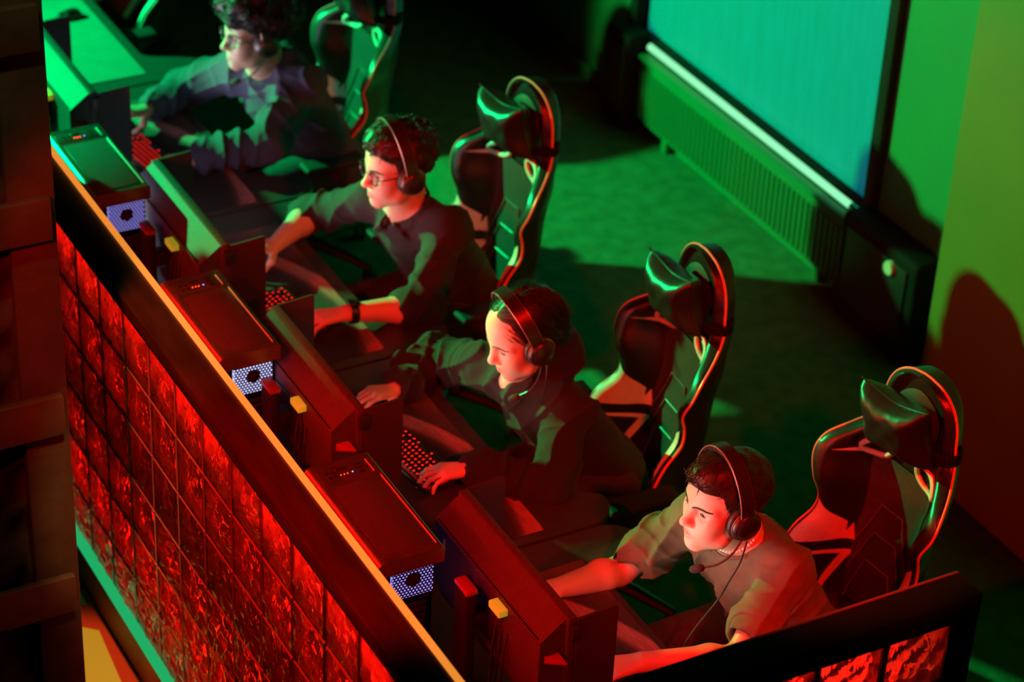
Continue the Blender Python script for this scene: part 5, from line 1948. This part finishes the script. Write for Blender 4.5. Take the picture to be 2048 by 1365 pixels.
    def drape(P):
        q = P - V3(SCn)
        a, b, c = q @ fv, q @ lv, q @ sv_
        n1 = noise3(P, 8, seed)
        n2 = noise3(P, 19, seed + 2)
        big = (1 - np.abs(np.sin(16 * b + 9 * c * np.sign(b + 0.03) + 2.6 * n1 + 0.8 * n2))) ** 1.7
        small = (1 - np.abs(np.sin(34 * c - 14 * b + 3.0 * n1 + 1.2 * n2))) ** 2.0
        return (-af * (big * np.clip(0.6 + 0.7 * n2, 0, 1.2) + 0.45 * small * np.clip(0.5 - 0.9 * n1, 0, 1.2)) + 0.003).astype(F32)
    cl.add(drape, (-9, -9, -9), (9, 9, 9), 0.001, 'd')
    cm = {'tee': 'cloth_tee', 'hoodie': 'cloth_hoodie_dark', 'shirt': 'cloth_shirt', 'zip': 'cloth_navy'}[top]
    nm = {'tee': 't_shirt', 'hoodie': 'hoodie', 'shirt': 'shirt', 'zip': 'hooded_jacket'}[top]
    obj(nm, vol_mesh(nm, cl, 0.0046, cm, O, relax=1), t)
    # trousers and shoes
    tr = Vol()
    tr.ell(PV - Vector((0, 0, 0.03)), (0.15 * w_, 0.175 * w_, 0.10), 0.04)
    sh_ = []
    for s_ in (-1, 1):
        hip = PV + Vector((0, s_ * 0.09, -0.01))
        kn = Vector((base[0] - 0.42, base[1] + s_ * 0.13, 0.52))
        an = Vector((base[0] - 0.40, base[1] + s_ * 0.14, 0.13))
        tr.cone(hip, kn, 0.094 * w_, 0.072 * w_, 0.04)
        tr.cone(kn, an, 0.068 * w_, 0.056 * w_, 0.03)
        sv = Vol()
        sv.cone(an - Vector((-0.01, 0, 0.055)), an + Vector((-0.13, 0, -0.090)), 0.046, 0.036, 0.03)
        sv.cone(an - Vector((-0.03, 0, 0.088)), an + Vector((-0.17, 0, -0.098)), 0.040, 0.031, 0.03)
        sh_.append(sv)
    tr.add(lambda P: (0.004 * noise3(P, 22, seed + 5)).astype(F32), (-9, -9, -9), (9, 9, 9), 0.001, 'd')
    obj('trousers', vol_mesh('trousers', tr, 0.009, 'cloth_jeans', O, relax=1), t)
    for sv in sh_:
        obj('shoe', vol_mesh('shoe', sv, 0.008, 'shoe', O, relax=1), t)
    return dict(M=M, NB=NB, fwd=fwd, lat=lat, spine=spine, nd=nd, wL=wL, eL=eL, wR=wR, eR=eR, thing=t, nr=nr, SC=SCn)

# the four players, from the short return wall towards the far end
PD = person('young man in a tan T-shirt leaning towards his screen', (1.60, -0.74), (1.276, -0.777, 1.172), 0.0, -0.03,
            (1.440, -0.890, 0.948), (1.345, -0.560, 0.940), (0.965, -0.905, 0.795), (0.905, -0.525, 0.800), (1.35, -1.10, 0.70), (1.19, -0.46, 0.74),
            hair='short', top='tee', h=0.0034, hair_col='hair_brown', lid=0.0062)
PCm = person('woman with centre parted hair in a dark hoodie', (1.50, 0.24), (1.210, 0.268, 1.132), 0.0, 0.33,
             (1.310, 0.150, 0.885), (1.195, 0.470, 0.885), (0.955, 0.105, 0.793), (0.930, 0.590, 0.793), (1.22, -0.06, 0.72), (1.09, 0.68, 0.78),
             arm=(0.275, 0.250), skin=(0.66, 0.46, 0.38), lips=(0.45, 0.12, 0.11), hair='sleek', top='hoodie', h=0.0034, female=True, hand_scale=1.04, hair_col='hair_dark')
PB = person('man with round glasses and a wristwatch in a dark collared shirt', (1.58, 1.36), (1.290, 1.312, 1.178), 0.0, 0.08,
            (1.425, 1.200, 0.948), (1.285, 1.505, 0.938), (0.985, 1.070, 0.795), (0.945, 1.572, 0.798), (1.24, 0.98, 0.72), (1.17, 1.72, 0.80),
            skin=(0.60, 0.41, 0.32), hair='curly', top='shirt', h=0.0038, hair_col='hair_dark')
PA = person('man with big curly hair and glasses in a navy hooded jacket', (1.56, 2.50), (1.262, 2.470, 1.170), 0.0, 0.04,
            (1.415, 2.390, 0.945), (1.262, 2.640, 0.930), (0.930, 2.268, 0.800), (0.905, 2.692, 0.800), (1.22, 2.06, 0.74), (1.17, 2.80, 0.82),
            skin=(0.42, 0.25, 0.17), lips=(0.36, 0.16, 0.13), hair='afro', top='zip', h=0.0042, hair_col='hair_black')

headset(PD['M'], 'black headset with boom microphone on the man in the T-shirt', cable=[(0.0, 0.108, -0.05), (0.02, 0.12, -0.10), (0.03, 0.10, -0.17), (0.035, 0.075, -0.24), (0.10, 0.06, -0.36), (0.10, 0.04, -0.50)])
headset(PCm['M'], 'black headset with foam microphone on the woman', wide=0.97, cable=[(0.0, 0.105, -0.05), (0.02, 0.11, -0.10), (0.045, 0.09, -0.18), (0.06, 0.06, -0.28), (0.10, 0.05, -0.40)])
headset(PB['M'], 'black headset on the man in the dark collared shirt', mic=False, wide=1.03)
headset(PA['M'], 'black headset with boom microphone over big curly hair', wide=1.06)
glasses(PB['M'], 'round dark framed glasses on the man in the collared shirt')
glasses(PA['M'], 'thin framed glasses on the man in the navy hooded jacket')

# bead necklace
nk = thing('necklace', 'white bead necklace round the neck of the man in the T-shirt', 'necklace', PD['NB'])
bme = sphere_mb((0, 0, 0), 0.0050, 8, 6).mesh('bead', 'pearl')
for i in range(46):
    a = 2 * PI * i / 46
    q = PD['nd'] * (0.046 - 0.018 * max(0, math.sin(a))) + PD['lat'] * (0.072 * math.cos(a)) + PD['fwd'] * (0.012 + 0.071 * math.sin(a))
    obj('bead', bme, nk, q)

# wristwatch on the near wrist of the man in the collared shirt
ax = (PB['wL'] - PB['eL']).normalized()
wp = PB['wL'] - ax * 0.025
wt = thing('wristwatch', 'black wristwatch on the near wrist of the man in the collared shirt', 'watch', wp)
u = (Vector((0, 0, 1)) - ax * ax.z).normalized()
sd = ax.cross(u)
p = MB()
for k in range(-4, 5):
    ring = [u * (0.0345 * math.cos(a)) + sd * (0.0365 * math.sin(a)) + ax * (k * 0.0028) for a in [2 * PI * i / 28 for i in range(28)]]
    p.tube(ring, 0.0030, 6, closed=True)
part('strap', p, 'watch_body', wt)
WM = Matrix(((ax.x, sd.x, u.x), (ax.y, sd.y, u.y), (ax.z, sd.z, u.z))).to_4x4()
WM.translation = u * 0.040
p = MB(); p.rbox((0, 0, 0), (0.040, 0.036, 0.012), r=0.005, seg=3, M=WM); part('case', p, 'watch_body', wt)
p = MB(); p.rbox((0, 0, 0.0064), (0.031, 0.028, 0.0015), r=0.0006, M=WM); part('display', p, 'matte_black', wt)
